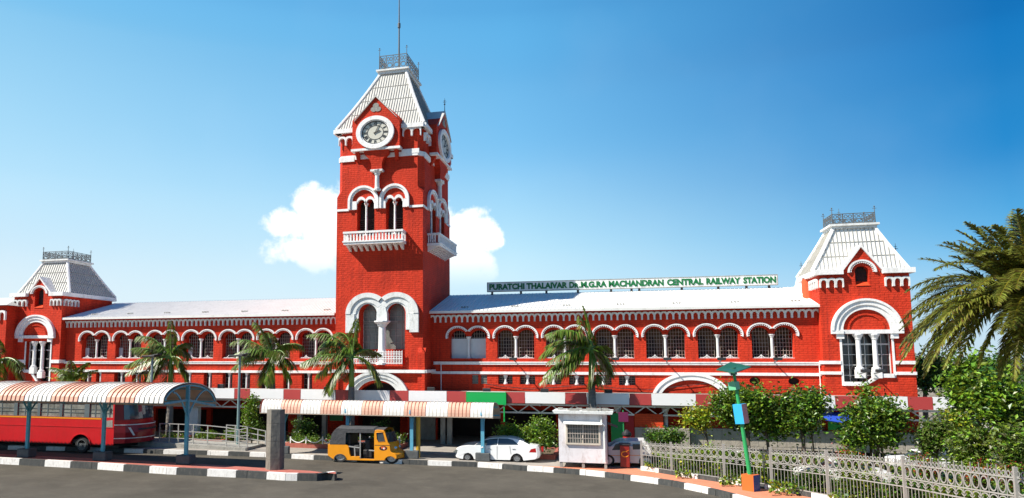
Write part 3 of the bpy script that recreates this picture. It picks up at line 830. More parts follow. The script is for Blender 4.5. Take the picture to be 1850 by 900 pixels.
    for e in (a+.002, c-.018):
        for q in range(4):
            oo = .1+q*.17; bs.fbox(M, e, e+.016, zt0, zt1-.1, oo+.05, oo-.03)
    bs.build('balustrade', white, root)
    # clock bay
    bay = MB(); a, c = fx(641.5, 250), fx(726, 250); P = .62
    zb0, zsh, zap = zt(273), zt(219), zt(181)
    zsh_h = zt(215)
    bay.plate(M, [(a, zb0), (c, zb0), (c, zsh), ((a+c)/2, zap), (a, zsh)], (), P, -1.6)
    # pier under the bay
    m = fx(683.5, 290)
    def fr(f0, f1, o, z): return [M(f0, z, o), M(f1, z, o), M(f1, z, .001), M(f0, z, .001)]
    loft(bay, [fr(m-.062, m+.062, .42, zt(309)), fr(m-.062, m+.062, .45, zt(298)), fr(m-.085, m+.085, .5, zt(289)), fr(m-.14, m+.14, .56, zt(281)), fr(m-.145, m+.145, .58, zt(273.5))])
    for s in (a+.03, c-.07):
        loft(bay, [fr(s+.0, s+.04, .08, zt(292)), fr(s, s+.04, .5, zt(274))])
    bayo = bay.build('clock_bay', brick, root)
    MB().fbox(M, a-.01, c+.01, zt(275), zt(271), P+.1, P*.1).build('string_course', white, root)
    # gable coping
    gp = MB(); mid = (a+c)/2
    for s in (-1, 1):
        e = a if s < 0 else c
        vs = []
        for o in (P+.14, -2.2):
            vs += [M(e - (-s)*-.02*1.0, zsh-.12, o), M(mid, zap+.02, o), M(mid, zap+.2, o), M(e - (-s)*-.035, zsh+.04, o)]
        gp.add(vs, [(0,1,2,3), (4,7,6,5), (0,4,5,1), (1,5,6,2), (2,6,7,3), (3,7,4,0)])
    gp.build('gable_roof', roof_tower, bayo)
    tf = MB(); zc_ = zt(200)
    for ang in (90, 210, 330):
        cc_ = (mid + .028*math.cos(R(ang)), zc_ + .2*math.sin(R(ang)))
        tf.plate(M, arc(cc_[0], cc_[1], .036, .2, 0, 2*PI, 14)[:-1], (), P+.03 + ang*.00002, P)
    tf.build('trefoil', concrete, bayo)
    # clock
    dz = zt(244); cxm = fx(683, 243); rx, rz = 24.5/156, (zt(222.5)-zt(265.5))/2*.97
    dial = MB().plate(M, arc(cxm, dz, rx, rz, 0, 2*PI, 40)[:-1], (), P+.03, P+.001)
    clk = dial.build('clock_face', mats_clock, root)
    MB().band(M, cxm, dz, rx*1.40, rz*1.40, rx*1.08, rz*1.08, 0, 2*PI, 44, P+.2, P+.002).band(M, cxm, dz, rx*1.08, rz*1.08, rx, rz, 0, 2*PI, 44, P+.12, P+.002).build('clock_rim', white, clk)
    nm_ = MB()
    nm_.band(M, cxm, dz, rx, rz, rx*.93, rz*.93, 0, 2*PI, 40, P+.045, P+.031)
    nm_.band(M, cxm, dz, rx*.62, rz*.62, rx*.57, rz*.57, 0, 2*PI, 40, P+.045, P+.031)
    romans = ['XII','I','II','III','IIII','V','VI','VII','VIII','IX','X','XI']
    def stroke(p, q, w, z=0):
        P3 = [];
        d = Vector((q[0]-p[0], q[1]-p[1])); d.normalize(); nn = Vector((-d.y, d.x))*w/2
        pts = [(p[0]-nn.x, p[1]-nn.y), (q[0]-nn.x, q[1]-nn.y), (q[0]+nn.x, q[1]+nn.y), (p[0]+nn.x, p[1]+nn.y)]
        vs = [M(cxm+x*rx, dz+y*rz, P+.05+z) for x, y in pts] + [M(cxm+x*rx, dz+y*rz, P+.031) for x, y in pts]
        nm_.add(vs, [(0,1,2,3), (0,4,5,1), (1,5,6,2), (2,6,7,3), (3,7,4,0)])
    for i, rn in enumerate(romans):
        th = PI/2 - i*PI/6
        er = Vector((math.cos(th), math.sin(th))); et = Vector((er.y, -er.x))
        ws = {'I': .055, 'V': .13, 'X': .13}; tot = sum(ws[ch] for ch in rn); x = -tot/2
        for ch in rn:
            w = ws[ch]; A0, A1 = .64, .90
            pt = lambda dx, r: (er*r + et*dx)
            if ch == 'I': stroke(pt(x+w/2, A0), pt(x+w/2, A1), .034)
            elif ch == 'V': stroke(pt(x+w*.5, A0), pt(x+.01, A1), .036); stroke(pt(x+w*.5, A0), pt(x+w-.01, A1), .022, .001)
            else: stroke(pt(x+.01, A0), pt(x+w-.01, A1), .022, .001); stroke(pt(x+w-.01, A0), pt(x+.01, A1), .036)
            x += w
    nm_.build('numerals', black, clk)
    for (nmm, ang, L_, w) in (('hour_hand', 66, .42, .07), ('minute_hand', 24, .78, .045)):
        th = R(90-ang); e = Vector((math.cos(th), math.sin(th))); n_ = Vector((-e.y, e.x))
        hh = MB(); pts = [e*-.14 + n_*w*.5, e*-.14 - n_*w*.5, e*L_*.8 - n_*w*.6, e*L_, e*L_*.8 + n_*w*.6]
        hh.plate(M, [(cxm+p.x*rx, dz+p.y*rz) for p in pts], (), P+.085, P+.06)
        hh.build(nmm, black, clk)
    # white string under the corbels, cut by the bay
    MB().fbox(M, .04, a-.002, zt(289), zt(281), .1, .003).build('string_course', white, root)
    MB().fbox(M, c+.002, .96, zt(282), zt(274), .1, .003).build('string_course', white, root)
    corbel_table(M, .0+.02, a-.015, zt(259), zt(243), 2, .22, leg=.09).build('corbel_table', white, root)
    corbel_table(M, c+.015, .985, zt(251), zt(235), 2 if front else 3, .22, leg=.09).build('corbel_table', white, root)
    # little column carrying the pier
    column_mb(M, m, zt(346), zt(309), .17, .25, 1.1, .28).build('column', white_dirty, root)
    MB().fbox(M, m-.07, m+.07, zt(312), zt(308.5), .5, .0).build('column_cap', white_dirty, root)
mats_clock = mat('clock_dial', (0.55, 0.53, 0.45), 0.5, 0.1, 3)
for nm, M in faces.items(): trims(nm, M)
# corner strings over the chamfers
cs = MB(); loft(cs, [ring(.42+.03, .55+.03, .08, zt(286)), ring(.42+.03, .55+.03, .08, zt(278))], cap=True); 
cs.build('string_course', white, root)
# entrance arch surround
M = faces['front']
en = MB(); ec = (fx(625,690)+fx(740,690))/2; er_ = (fx(740,690)-fx(625,690))/2; ez = zt(718)
for q0, q1, oo in ((1, .9, .34), (.9, .78, .26), (.78, .655, .16)):
    en.band(M, ec, ez, er_*q0, (zt(670.5)-ez)*q0, er_*q1, (zt(670.5)-ez)*q1, 0, PI, 28, oo, .003)
en.build('arch_surround', white_dirty, root)
# cornice
co = MB()
a, c = fx(641.5, 250), fx(726, 250)
for nm, M in faces.items():
    co.fbox(M, -.02, a-.004, zcorn-.05, zcorn+.28, .3, -.3)
    co.fbox(M, c+.004, 1.015 if nm == 'front' else 1.03, zcorn-.05, zcorn+.28, .3, -.3)
co.box(uL-.3, uL+.3, VT-.2, VT+TD+.28, zcorn-.05, zcorn+.279); co.box(uL-.28, uR+.28, VT+TD-.3, VT+TD+.3, zcorn-.05, zcorn+.279)
co.build('cornice', white, root)
# roof
zp = Z(133, VT+2.6, 710)
def hiproof(root, base, topr, z0, z1, material, ribs=.34, seams=3, flare=.0):
    mb = MB(); x0, x1, y0, y1 = base; X0, X1, Y0, Y1 = topr
    B = [Vector((x0,y0,z0)), Vector((x1,y0,z0)), Vector((x1,y1,z0)), Vector((x0,y1,z0))]
    T = [Vector((X0,Y0,z1)), Vector((X1,Y0,z1)), Vector((X1,Y1,z1)), Vector((X0,Y1,z1))]
    def ringat(t):
        k = t + flare * math.sin(t*PI)
        return [Vector((B[i].x+(T[i].x-B[i].x)*k, B[i].y+(T[i].y-B[i].y)*k, z0+(z1-z0)*t)) for i in range(4)]
    NS = 8
    rings = [ringat(i/NS) for i in range(NS+1)]
    loft(mb, rings)
    for i in range(4):
        j = (i+1) % 4
        nrm_ = (B[j]-B[i]).cross(T[i]-B[i]).normalized()
        L = (B[j]-B[i]).length; n = int(L/ribs)
        ex = (B[j]-B[i]).normalized()
        for k in range(1, n):
            s = L*k/n
            P0 = B[i] + ex*s
            # rib runs up the slope until it meets a hip
            tl = (T[i]-B[i]).dot(ex); tr = L - (T[j]-B[i]).dot(ex)
            tmax = 1.0
            if s < tl: tmax = s/tl
            elif L-s < tr: tmax = (L-s)/tr
            up = (T[i]-B[i]) - ex*tl
            if tmax < .05: continue
            ts = [tmax*q/4 for q in range(5)]
            pts = []
            for t_ in ts:
                kk = t_ + flare*math.sin(t_*PI)
                horiz = Vector((up.x, up.y, 0))*kk
                pts.append(P0 + horiz + Vector((0,0,(z1-z0)*t_)) + nrm_*.02)
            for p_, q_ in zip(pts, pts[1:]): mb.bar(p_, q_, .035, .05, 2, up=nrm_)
        for q in range(1, seams+1):
            r_ = ringat(q/(seams+1)); mb.bar(r_[i]+nrm_*.02, r_[j]+nrm_*.02, .035, .04, 1, up=nrm_)
    ro = mb.build('roof', [material, seam, rib_shade], root)
    for i in range(4):
        hp = MB()
        hp.tube([p_[i]+Vector((0,0,.02)) for p_ in rings], .13, 6)
        hp.build('hip_flashing', white, ro)
    return ro
eo = .12
pu0, pu1 = W(687, 130, VT+2.6)[0], W(734, 130, VT+2.6)[0]
pv0 = VT+2.6; pv1 = VT+TD-2.9
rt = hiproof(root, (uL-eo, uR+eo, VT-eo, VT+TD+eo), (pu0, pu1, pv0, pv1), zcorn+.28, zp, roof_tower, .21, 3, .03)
pl = MB(); pl.box(pu0-.15, pu1+.15, pv0-.15, pv1+.15, zp-.02, zp+.22); pl.box(pu0-.28, pu1+.28, pv0-.28, pv1+.28, zp+.221, zp+.36)
pl.build('roof_platform', white_dirty, root)
def cresting(root, x0, x1, y0, y1, z, h, n, postx=.6, name='roof_railing', m=iron):
    mb = MB()
    cs_ = [(x0,y0),(x1,y0),(x1,y1),(x0,y1)]
    for i in range(4):
        p, q = Vector((*cs_[i], z)), Vector((*cs_[(i+1)%4], z))
        mb.bar(p+Vector((0,0,.06)), q+Vector((0,0,.06)), .04); mb.bar(p+Vector((0,0,h)), q+Vector((0,0,h)), .05)
        mb.bar(p+Vector((0,0,h*.5)), q+Vector((0,0,h*.5)), .02)
        d = (q-p); k = max(2, int(n*d.length/(x1-x0)))
        Mx = lambda s, zz, o: tuple(p + d*s + Vector((0,0,zz)) + Vector((d.y, -d.x, 0)).normalized()*o)
        for j in range(k):
            s = (j+.5)/k
            mb.band(Mx, s, h*.3, .42/k, h*.2, .30/k, h*.14, 0, 2*PI, 10, .015, -.015)
            mb.band(Mx, s-.2/k, h*.74, .2/k, h*.17, .12/k, h*.11, 0, 2*PI, 8, .015, -.015)
            mb.band(Mx, s+.2/k, h*.74, .2/k, h*.17, .12/k, h*.11, 0, 2*PI, 8, .015, -.015)
            mb.fbox(Mx, j/k-.06/k, j/k+.06/k, .0, h, .015, -.015)
        mb.tube([p, p+Vector((0,0,h*(1+postx)))], [.045, .018], 6)
        tp = p+Vector((0,0,h*(1+postx*.75)))
        mb.bar(tp-Vector((.12,0,0)), tp+Vector((.12,0,0)), .03); mb.lathe(tuple(tp+Vector((0,0,.08))), [(.02,0),(.06,.05),(.02,.1)], 6)
    return mb.build(name, m, root)
cresting(root, pu0-.05, pu1+.05, pv0-.05, pv1+.05, zp+.36, Z(100, VT+2.6, 710)-zp-.36, 4)
fpz = Z(-30, VT+4.5, 721)
fu = W(721, 60, VT+4.4)[0]
fp = MB().tube([(fu, VT+4.4, zp+.3), (fu, VT+4.4, Z(40, VT+4.4, 721)), (fu, VT+4.4, fpz)], [.085, .06, .03], 8)
fp.lathe((fu, VT+4.4, Z(52, VT+4.4, 721)), [(.06,0),(.13,.1),(.13,.45),(.06,.55)], 8)
fp.build('flagpole', iron, root)
def finial(root, p, h, m=iron):
    mb = MB().tube([p, (p[0], p[1], p[2]+h)], [.035, .012], 6)
    mb.lathe((p[0], p[1], p[2]+h*.45), [(.02,0),(.09,.08),(.02,.16)], 6)
    mb.bar((p[0]-.14, p[1], p[2]+h*.7), (p[0]+.14, p[1], p[2]+h*.7), .03); mb.bar((p[0], p[1]-.14, p[2]+h*.7), (p[0], p[1]+.14, p[2]+h*.7), .03)
    mb.bar((p[0]-.09, p[1], p[2]+h*.82), (p[0]+.09, p[1], p[2]+h*.82), .025)
    return mb.build('finial', m, root)
mid = (fx(641.5,250)+fx(726,250))/2
finial(root, (uR+.7, VT+mid*TD, zt(181)+.2), 1.1)
finial(root, (uL-.6, VT+mid*TD, zt(181)+.1), 1.0)

# ------------------------------------------------------------------ end pavilions
def pavilion(xl, xr, depth, label, mirror, px):
    """px: dict of measured photo pixels"""
    V = VE; M = FM(V)
    a, c = U(xl, V, 560), U(xr, V, 560); Wd = c - a
    xm = (xl+xr)/2
    zz = lambda y: Z(y, V, xm)
    root = thing('station_pavilion', ((a+c)/2, V, 0), label, 'building')
    uu = lambda x, y=600: W(x, y, V)[0]
    zc = zz(px['corn'])
    # wall with window openings
    gw0, gw1 = uu(px['gw'][0], px['gw'][2]), uu(px['gw'][1], px['gw'][2])
    gtop, gsill = zz(px['gw'][2]), zz(px['gw'][3])
    gh = arch_hole(gw0, gw1, gsill, gtop-(gw1-gw0)/2/1.1, (gw1-gw0)/2/1.1, 10)
    w0, w1 = uu(px['win'][0], 640), uu(px['win'][1], 640)
    wt, wb = zz(px['win'][2]), zz(px['win'][3])
    if px['drop'] == 'left': wh = [(w0, wb), (w0+(w1-w0)*.42, wb), (w0+(w1-w0)*.72, zz(px['sill2'])), (w1, zz(px['sill2'])), (w1, wt), (w0, wt)]
    else: wh = [(w0, zz(px['sill2'])), (w0+(w1-w0)*.25, zz(px['sill2'])), (w0+(w1-w0)*.6, wb), (w1, wb), (w1, wt), (w0, wt)]
    ga, gc = uu(px['gab'][0], px['gab'][3]), uu(px['gab'][1], px['gab'][3]); gap = zz(px['gab'][2]); gsh = zz(px['gab'][3]); gm = (ga+gc)/2
    wall = MB()
    wall.plate(M, [(a, 0), (c, 0), (c, zc), (gc, zc), (gc, gsh), (gm, gap), (ga, gsh), (ga, zc), (a, zc)], [gh, wh], 0, -.6)
    wall.box(a, a+.5, V+.6, V+depth, 0, zc); wall.box(c-.5, c, V+.6, V+depth, 0, zc); wall.box(a+.5, c-.5, V+depth-.4, V+depth, 0, zc)
    wall.build('wall', brick, root)
    # gable coping + dormer roof
    gp = MB()
    for e, s in ((ga, -1), (gc, 1)):
        vs = []
        for o in (.14, -2.2):
            vs += [M(e+s*.1, gsh-.10, o), M(gm, gap+.02, o), M(gm, gap+.2, o), M(e+s*.22, gsh+.02, o)]
        gp.add(vs, [(0,1,2,3), (4,7,6,5), (0,4,5,1), (1,5,6,2), (2,6,7,3), (3,7,4,0)])
    gp.build('gable_roof', white, root)
    co = MB()
    co.fbox(M, a-.28, ga-.1, zc-.04, zc+.3, .34, -.62); co.fbox(M, gc+.1, c+.28, zc-.04, zc+.3, .34, -.62)
    co.box(a-.28, a+.2, V+.621, V+depth+.3, zc-.04, zc+.299); co.box(c-.2, c+.28, V+.621, V+depth+.3, zc-.04, zc+.299); co.box(a+.2, c-.2, V+depth-.2, V+depth+.3, zc-.04, zc+.298)
    co.build('cornice', white, root)
    # corbels
    z1_, z0_ = zz(px['cor'][0]), zz(px['cor'][1]); n = 3
    corbel_table(M, a+.02, a+(ga-a)*.95, z0_, z1_, n, .2).build('corbel_table', white_dirty, root)
    corbel_table(M, gc+(c-gc)*.12, c-.02, z0_, z1_, n, .2).build('corbel_table', white_dirty, root)
    S = (lambda s, z, o: (c+o, s, z)) if not mirror else (lambda s, z, o: (a-o, s, z))
    corbel_table(S, V+.1, V+1.9, z0_, z1_, 4, .2).build('corbel_table', white_dirty, root)
    # strings
    for (ya, yb) in ((px['s1'][0], px['s1'][1]), (px['s2'][0], px['s2'][1])):
        st = MB().fbox(M, a-.03, w0-.12, zz(yb), zz(ya), .09, .003); st.fbox(M, w1+.12, c+.03, zz(yb), zz(ya), .09, .003)
        st.fbox(S, V+.0, V+.64, zz(yb), zz(ya), .09, .003)
        st.build('string_course', white, root)
    # dentilled hood over gable window
    h = MB(); r = (gc-ga)/2*.80; cz = zz(px['hood'][1]); rz = zz(px['hood'][0]) - cz
    h.band(M, gm, cz, r, rz, r*.87, rz*.87, PI, 0, 20, .14, .003)
    for k in range(17):
        t = PI*(k+.5)/17; h.band(M, gm, cz, r*.868, rz*.868, r*.74, rz*.74, t-.055, t+.055, 1, .11, .003)
    h.build('arch_moulding', white, root)
    gwn = MB().fbox(M, gw0-.05, gw1+.05, gsill-.05, gtop+.05, -.5, -.55).build('window', darkint, root)
    MB().add([M(gw0, gsill, .05), M(gw1, gsill, .05), M(gw1, gsill+.32, -.48), M(gw0, gsill+.32, -.48)], [(0,1,2,3)]).build('sill', brick_or, gwn)
    # great arch
    A_ = MB(); ac_ = (uu(px['arch'][0])+uu(px['arch'][1]))/2; ar = (uu(px['arch'][1])-uu(px['arch'][0]))/2
    cz = zz(px['arch'][3]); rz = zz(px['arch'][2]) - cz; q2 = px['arch'][4]
    A_.band(M, ac_, cz, ar, rz, ar*.93, rz*.93, PI, 0, 30, .3, .003)
    A_.band(M, ac_, cz, ar*.93, rz*.93, ar*.8, rz*.8, PI, 0, 30, .22, .003)
    A_.band(M, ac_, cz, ar*.8, rz*.8, ar*q2, rz*q2, PI, 0, 30, .14, .003)
    for s in (-1, 1):
        e0, e1 = sorted((ac_+s*ar, ac_+s*ar*q2)); A_.fbox(M, e0, e1, cz-.22, cz-.002, .26, .003)
        e0, e1 = sorted((ac_+s*ar*.86, ac_+s*ar*q2*.98)); A_.fbox(M, e0, e1, cz-.55, cz-.221, .16, .003)
    A_.fbox(M, ac_-ar*q2+.001, ac_+ar*q2-.001, cz-.22, cz+.04, .20, .003)
    A_.build('arch_surround', white, root)
    T_ = MB().band(M, ac_, cz+.08, ar*.52, rz*.5, ar*.47, rz*.45, PI, 0, 24, .07, .003)
    T_.build('tympanum_moulding', brick, root)
    # tall window with columns and stepped sill
    wn_ = MB().fbox(M, w0-.05, w1+.05, wb-.05, wt+.05, -.5, -.55).build('window', glassd, root)
    fr_ = MB()
    for k in range(3):
        s0_, s1_ = w0+(w1-w0)*k/3, w0+(w1-w0)*(k+1)/3
        for q in (0, .5, 1):
            s = s0_+(s1_-s0_)*q; t = .035 if q == .5 else .1; fr_.fbox(M, s-t/2, s+t/2, wb, wt, -.42 if q == .5 else -.36, -.48)
        for q in range(5):
            z = wt-(wt-wb)*(q+.0)/4.6; t = .1 if q == 1 else .035; fr_.fbox(M, s0_, s1_, z-t/2, z+t/2, -.40, -.49)
    fr_.build('window_frame', white_dirty, wn_)
    for k in (1, 2):
        s = w0+(w1-w0)*k/3
        zb_ = zz(px['colb'][k-1])
        column_mb(M, s, zb_, wt, .13, -.02, 1.25, .28).build('column', white, wn_)
    sl_ = MB(); t = .26
    path = wh[:4] if px['drop'] == 'left' else [wh[0], wh[1], wh[2], wh[3]]
    if px['drop'] == 'left': path = [wh[0], wh[1], wh[2], wh[3]]
    for p_, q_ in zip(path, path[1:]):
        sl_.plate(M, [(p_[0], p_[1]-t), (q_[0], q_[1]-t), (q_[0], q_[1]), (p_[0], p_[1])], (), .14, -.34)
    sl_.fbox(M, w0-.13, w0-.001, (wh[0][1])-t, wt, .05, -.3); sl_.fbox(M, w1+.001, w1+.13, wh[3][1]-t, wt, .05, -.3)
    for k in (1, 2):
        s = w0+(w1-w0)*k/3; zb_ = zz(px['colb'][k-1]); sl_.fbox(M, s-.27, s+.27, zb_-.55, zb_, .2, .141)
        sl_.fbox(M, s-.27, s+.27, zb_-.55, zb_, .14, -.2)
    sl_.build('sill', white, wn_)
    # roof
    zp = Z(px['plat'], V+1.5, xm)
    bX = (a-.22, c+.22, V+.58, V+depth+.22)
    inx = Wd*px.get('inx', .2); iy = depth*.28
    tX = (a+inx, c-inx, V+iy, V+depth-iy)
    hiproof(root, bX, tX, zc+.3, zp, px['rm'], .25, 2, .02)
    pl = MB(); pl.box(tX[0]-.12, tX[1]+.12, tX[2]-.12, tX[3]+.12, zp-.02, zp+.16); pl.box(tX[0]-.26, tX[1]+.26, tX[2]-.26, tX[3]+.26, zp+.161, zp+.3)
    pl.build('roof_platform', white_dirty, root)
    cresting(root, tX[0]-.05, tX[1]+.05, tX[2]-.05, tX[3]+.05, zp+.3, px['rail'], 5, .55)
    finial(root, ((a+c)/2+px.get('fin', .0), V+depth-iy, zp+.3), 1.5)
    finial(root, (c+.1 if mirror else a-.1, V+depth*.5, zc+1.0), 1.3)
    return root
pr = dict(corn=494, gab=(1524,1590,447,487), gw=(1543.5,1569,480,516), win=(1522,1612,603,690), sill2=675, drop='left', cor=(501,518),
          s1=(652,658), s2=(671.5,677), hood=(469,492), arch=(1501,1631,539.5,597,.66), colb=(668,668), plat=412, rail=.72, rm=roofm, inx=.265, fin=-.3)
pavilion(1482, 1647, 4.7, 'red brick end pavilion with pale mansard roof at the right end of the station', True, pr)
pvr = [o for o in bpy.data.objects if o.name.startswith('station_pavilion') and o.parent is None][0]
u, z0_ = W(1462, 536, 56.6); z1_ = W(1462, 503, 56.6)[1]
MB().lathe((u, 56.6, z0_-.8), [(.36,0),(.36,z1_-z0_+.7),(.30,z1_-z0_+.8)], 14, 0, 1.2).build('buttress', mat('orange_render', (.6,.08,.02), .7, .15, 1), pvr)
MB().lathe((u, 56.6, z1_), [(.42,.001),(.46,.1),(.25,.25),(.05,.4)], 14, 0, 1.2).build('buttress_cap', white, pvr)
u, z = W(1449, 510, 63.5)
tr_ = thing('roof_turret', (u, 63.5, z-2), 'tiny white turret with iron finials behind the right wing roof', 'turret')
MB().lathe((u, 63.5, z-2), [(.9,0),(.7,1.6),(.55,1.7),(.4,2.3),(.05,2.6)], 8).build('cap', white_dirty, tr_)
finial(tr_, (u, 63.5, z+.5), 1.2); finial(tr_, (u+.9, 63.5, z-.1), 1.2)
plx = dict(corn=535, gab=(53,91,504,530), gw=(64,79.5,521,556), win=(47,91,617,690), sill2=668, drop='right', cor=(541,553),
          s1=(650,656), s2=(667,671), hood=(516,531), arch=(31,101,569,607,.66), colb=(664,672), plat=475, rail=.75, rm=roof_tower, inx=.245, fin=-.6)
pavilion(25, 112, 6.6, 'red brick end pavilion with pale mansard roof at the left end of the station', False, plx)
# part of the next block beyond the left pavilion
M = FM(52.6)
a, c = U(-140, 52.6), U(7.5, 52.6)
root = thing('station_annex', ((a+c)/2, 52.6, 0), 'slice of red annex with sloping pale roof at the far left edge', 'building')
zc = Z(552, 52.6, 5)
wl_ = MB().plate(M, [(a, 0), (c, 0), (c, zc), (a, zc)], (), 0, -6); wl_.build('wall', brick, root)
corbel_table(M, a, c, Z(578, 52.6, 5), Z(561, 52.6, 5), 12, .2).build('corbel_table', white, root)
MB().fbox(M, a, c, Z(656, 52.6, 5), Z(650, 52.6, 5), .1, .003).build('string_course', white, root)
rf = MB(); rf.add([(a, 52.2, zc), (c+.3, 52.2, zc), (c+.3, 58.9, zc), (a, 58.9, zc), (a, 55.5, zc+1.0), (c-1.6, 55.5, zc+1.0)], [(0,1,5,4), (1,2,5), (2,3,4,5), (0,4,3)])
rf.build('roof', roof_tower, root)
ln = MB(); z = Z(612, 54, 15); ln.box(c, c+1.5, 54, 56, z-.25, z); ln.build('ledge', white, root)
MB().box(c, c+1.6, 55, 57, 0, z-.3).build('link_wall', brick, root)

# ------------------------------------------------------------------ station name board
VS = 60.9
root = thing('station_sign', (U(1140, VS, 540), VS, Z(530, VS, 1140)), 'long white roof sign with green capital letters naming the station', 'sign')
sa, sb = W(881, 518, VS)[0], W(1404, 507, VS)[0]
zb_, zt_ = (Z(526, VS, 881)+Z(514.5, VS, 1404))/2, (Z(510.5, VS, 881)+Z(497.5, VS, 1404))/2
MB().box(sa, sb, VS, VS+.12, zb_, zt_).build('board', white, root)
fr_ = MB().box(sa-.05, sb+.05, VS-.03, VS+.14, zb_-.06, zb_-.001).box(sa-.05, sb+.05, VS-.03, VS+.14, zt_+.001, zt_+.04).box(sa-.06, sa-.001, VS-.03, VS+.14, zb_, zt_).box(sb+.001, sb+.06, VS-.03, VS+.14, zb_, zt_)
fr_.build('board_frame', concrete, root)
signgreen = mat('sign_green', (0.0, 0.13, 0.03), 0.5, 0.05, 3)
def text_obj(txt, x0, x1, z0, h, y, m, parent, name='lettering', ext=.03, off=.012):
    cu = bpy.data.curves.new(name, 'FONT'); cu.body = txt; cu.size = 1; cu.extrude = ext; cu.offset = off; cu.resolution_u = 4
    o = bpy.data.objects.new(name, cu); col.objects.link(o)
    bpy.context.view_layer.update()
    dg = bpy.context.evaluated_depsgraph_get(); me = bpy.data.meshes.new_from_object(o.evaluated_get(dg))
    xs = [v.co.x for v in me.vertices]; ys = [v.co.y for v in me.vertices]
    mx0, mx1, my0, my1 = min(xs), max(xs), min(ys), max(ys)
    bpy.data.objects.remove(o)
    po = world_off(parent)
    for v in me.vertices:
        X = x0 + (v.co.x-mx0)/(mx1-mx0)*(x1-x0); Zz = z0 + (v.co.y-my0)/(my1-my0)*h
        v.co = Vector((X, y - v.co.z, Zz)) - po
    me.materials.clear(); me.materials.append(m)
    ob = bpy.data.objects.new(name, me); col.objects.link(ob); ob.parent = parent
    return ob
hb = (zt_-zb_)
words = [('PURATCHI', 884, 947.5, 1), ('THALAIVAR', 951, 1025, 1), ('D', 1028.5, 1037.5, 1), ('R', 1037.9, 1045.6, .76), ('.M.G.RA', 1046, 1096, 1), ('MACHANDRAN', 1099.5, 1199, 1), ('CENTRAL', 1205, 1270.5, 1), ('RAILWAY', 1276, 1338, 1), ('STATION', 1343, 1402, 1)]
for w_, xa_, xb_, k in words:
    text_obj(w_, W(xa_, 512, VS)[0], W(xb_, 510, VS)[0], zb_+hb*.15, hb*.70*k, VS-.02, signgreen, root, 'lettering', .014, .05)
ps = MB()
for x in (889, 941, 987, 1044, 1104, 1141, 1155, 1232, 1298, 1349, 1390):
    u = W(x, 525, VS)[0]; ps.box(u-.09, u+.09, VS+.02, VS+.1, zridge-.3, zb_-.06)
ps.build('sign_post', black, root)

# ------------------------------------------------------------------ entrance canopy with striped fascia
VC = 45.2
zf0, zf1 = Z(731, VC, 1100), Z(710.5, VC, 1100)
root = thing('entrance_canopy', (U(900, VC), VC, 0), 'long entrance canopy with red and white panelled fascia across the station front', 'canopy')
reds = [(-30,15),(70,105),(155,186),(245,272),(334,362),(423,451.5),(512,543),(606,632),(704,738),(807,843),(913,948.5),(1021,1060),(1137,1177),(1257,1299),(1377,1422),(1509,1553),(1640,1685)]
edges = [-120]
for a, c in reds: edges += [a, c]
edges.append(1737)
for i, (a, c) in enumerate(zip(edges, edges[1:])):
    ua, ub = U(a, VC, 720), U(c, VC, 720)
    red_ = i % 2 == 1
    MB().box(ua+.012, ub-.012, VC, VC+.12, zf0, zf1).build('fascia_panel', fas_r if red_ else fas_w, root)
ua, ub = U(-120, VC, 720), U(1737, VC, 720)
MB().box(ua, ub, VC+.121, 54.0, zf0+.15, zf0+.32).build('canopy_roof', concrete, root)
tr = MB(); zb2 = zf0-.12; zb3 = zf0-.62
tr.bar((ua, VC+.6, zb2), (ub, VC+.6, zb2), .1); tr.bar((ua, VC+.6, zb3), (ub, VC+.6, zb3), .1)
u = ua; k = 0
while u < ub-.7:
    z0_, z1_ = (zb2, zb3) if k % 2 else (zb3, zb2)
    tr.bar((u, VC+.6, z0_), (u+.7, VC+.6, z1_), .06); u += .7; k += 1
u = ua
while u < ub:
    tr.bar((u, VC+.2, zb2), (u, 53, zb2), .1); u += 3.4
tr.build('truss', steel, root)
for x in (309, 1117, 1203, 1330, 1480, 1600, 1700):
    u = U(x, VC+1.2, 760)
    MB().lathe((u, VC+1.2, .24), [(.2,0),(.2,.3),(.11,.36),(.10,zf0-.75),(.2,zf0-.5),(.22,zf0-.38)], 10, 0, 1.2).build('column', white_dirty, root)

u = U(340.5, VC+.8, 760); u2 = U(357, VC+.8, 760); MB().box(u, u2, VC+.8, VC+1.2, .24, zf0-.05).build('pillar', white_dirty, root)
# green banner raised on the canopy edge
a, c = U(843, VC-.2, 718), U(913, VC-.2, 718)
gbn = thing('green_banner', ((a+c)/2, VC-.2, zf0), 'plain green banner board fixed on the canopy fascia', 'sign')
z1_, z0_ = Z(709.5, VC-.2, 880), Z(730, VC-.2, 880)
MB().box(a, c, VC-.2, VC-.14, z0_, z1_).build('board', fas_g, gbn)
f_ = MB(); 
for q in ((a-.04, c+.04, z1_, z1_+.03), (a-.04, c+.04, z0_-.03, z0_), (a-.04, a, z0_, z1_), (c, c+.04, z0_, z1_)): f_.box(q[0], q[1], VC-.21, VC-.02, q[2], q[3])
f_.bar((c-.1, VC-.1, z0_), (c-.1, VC-.1, Z(762, VC-.2, 905)), .08); f_.build('board_frame', fas_g, gbn)

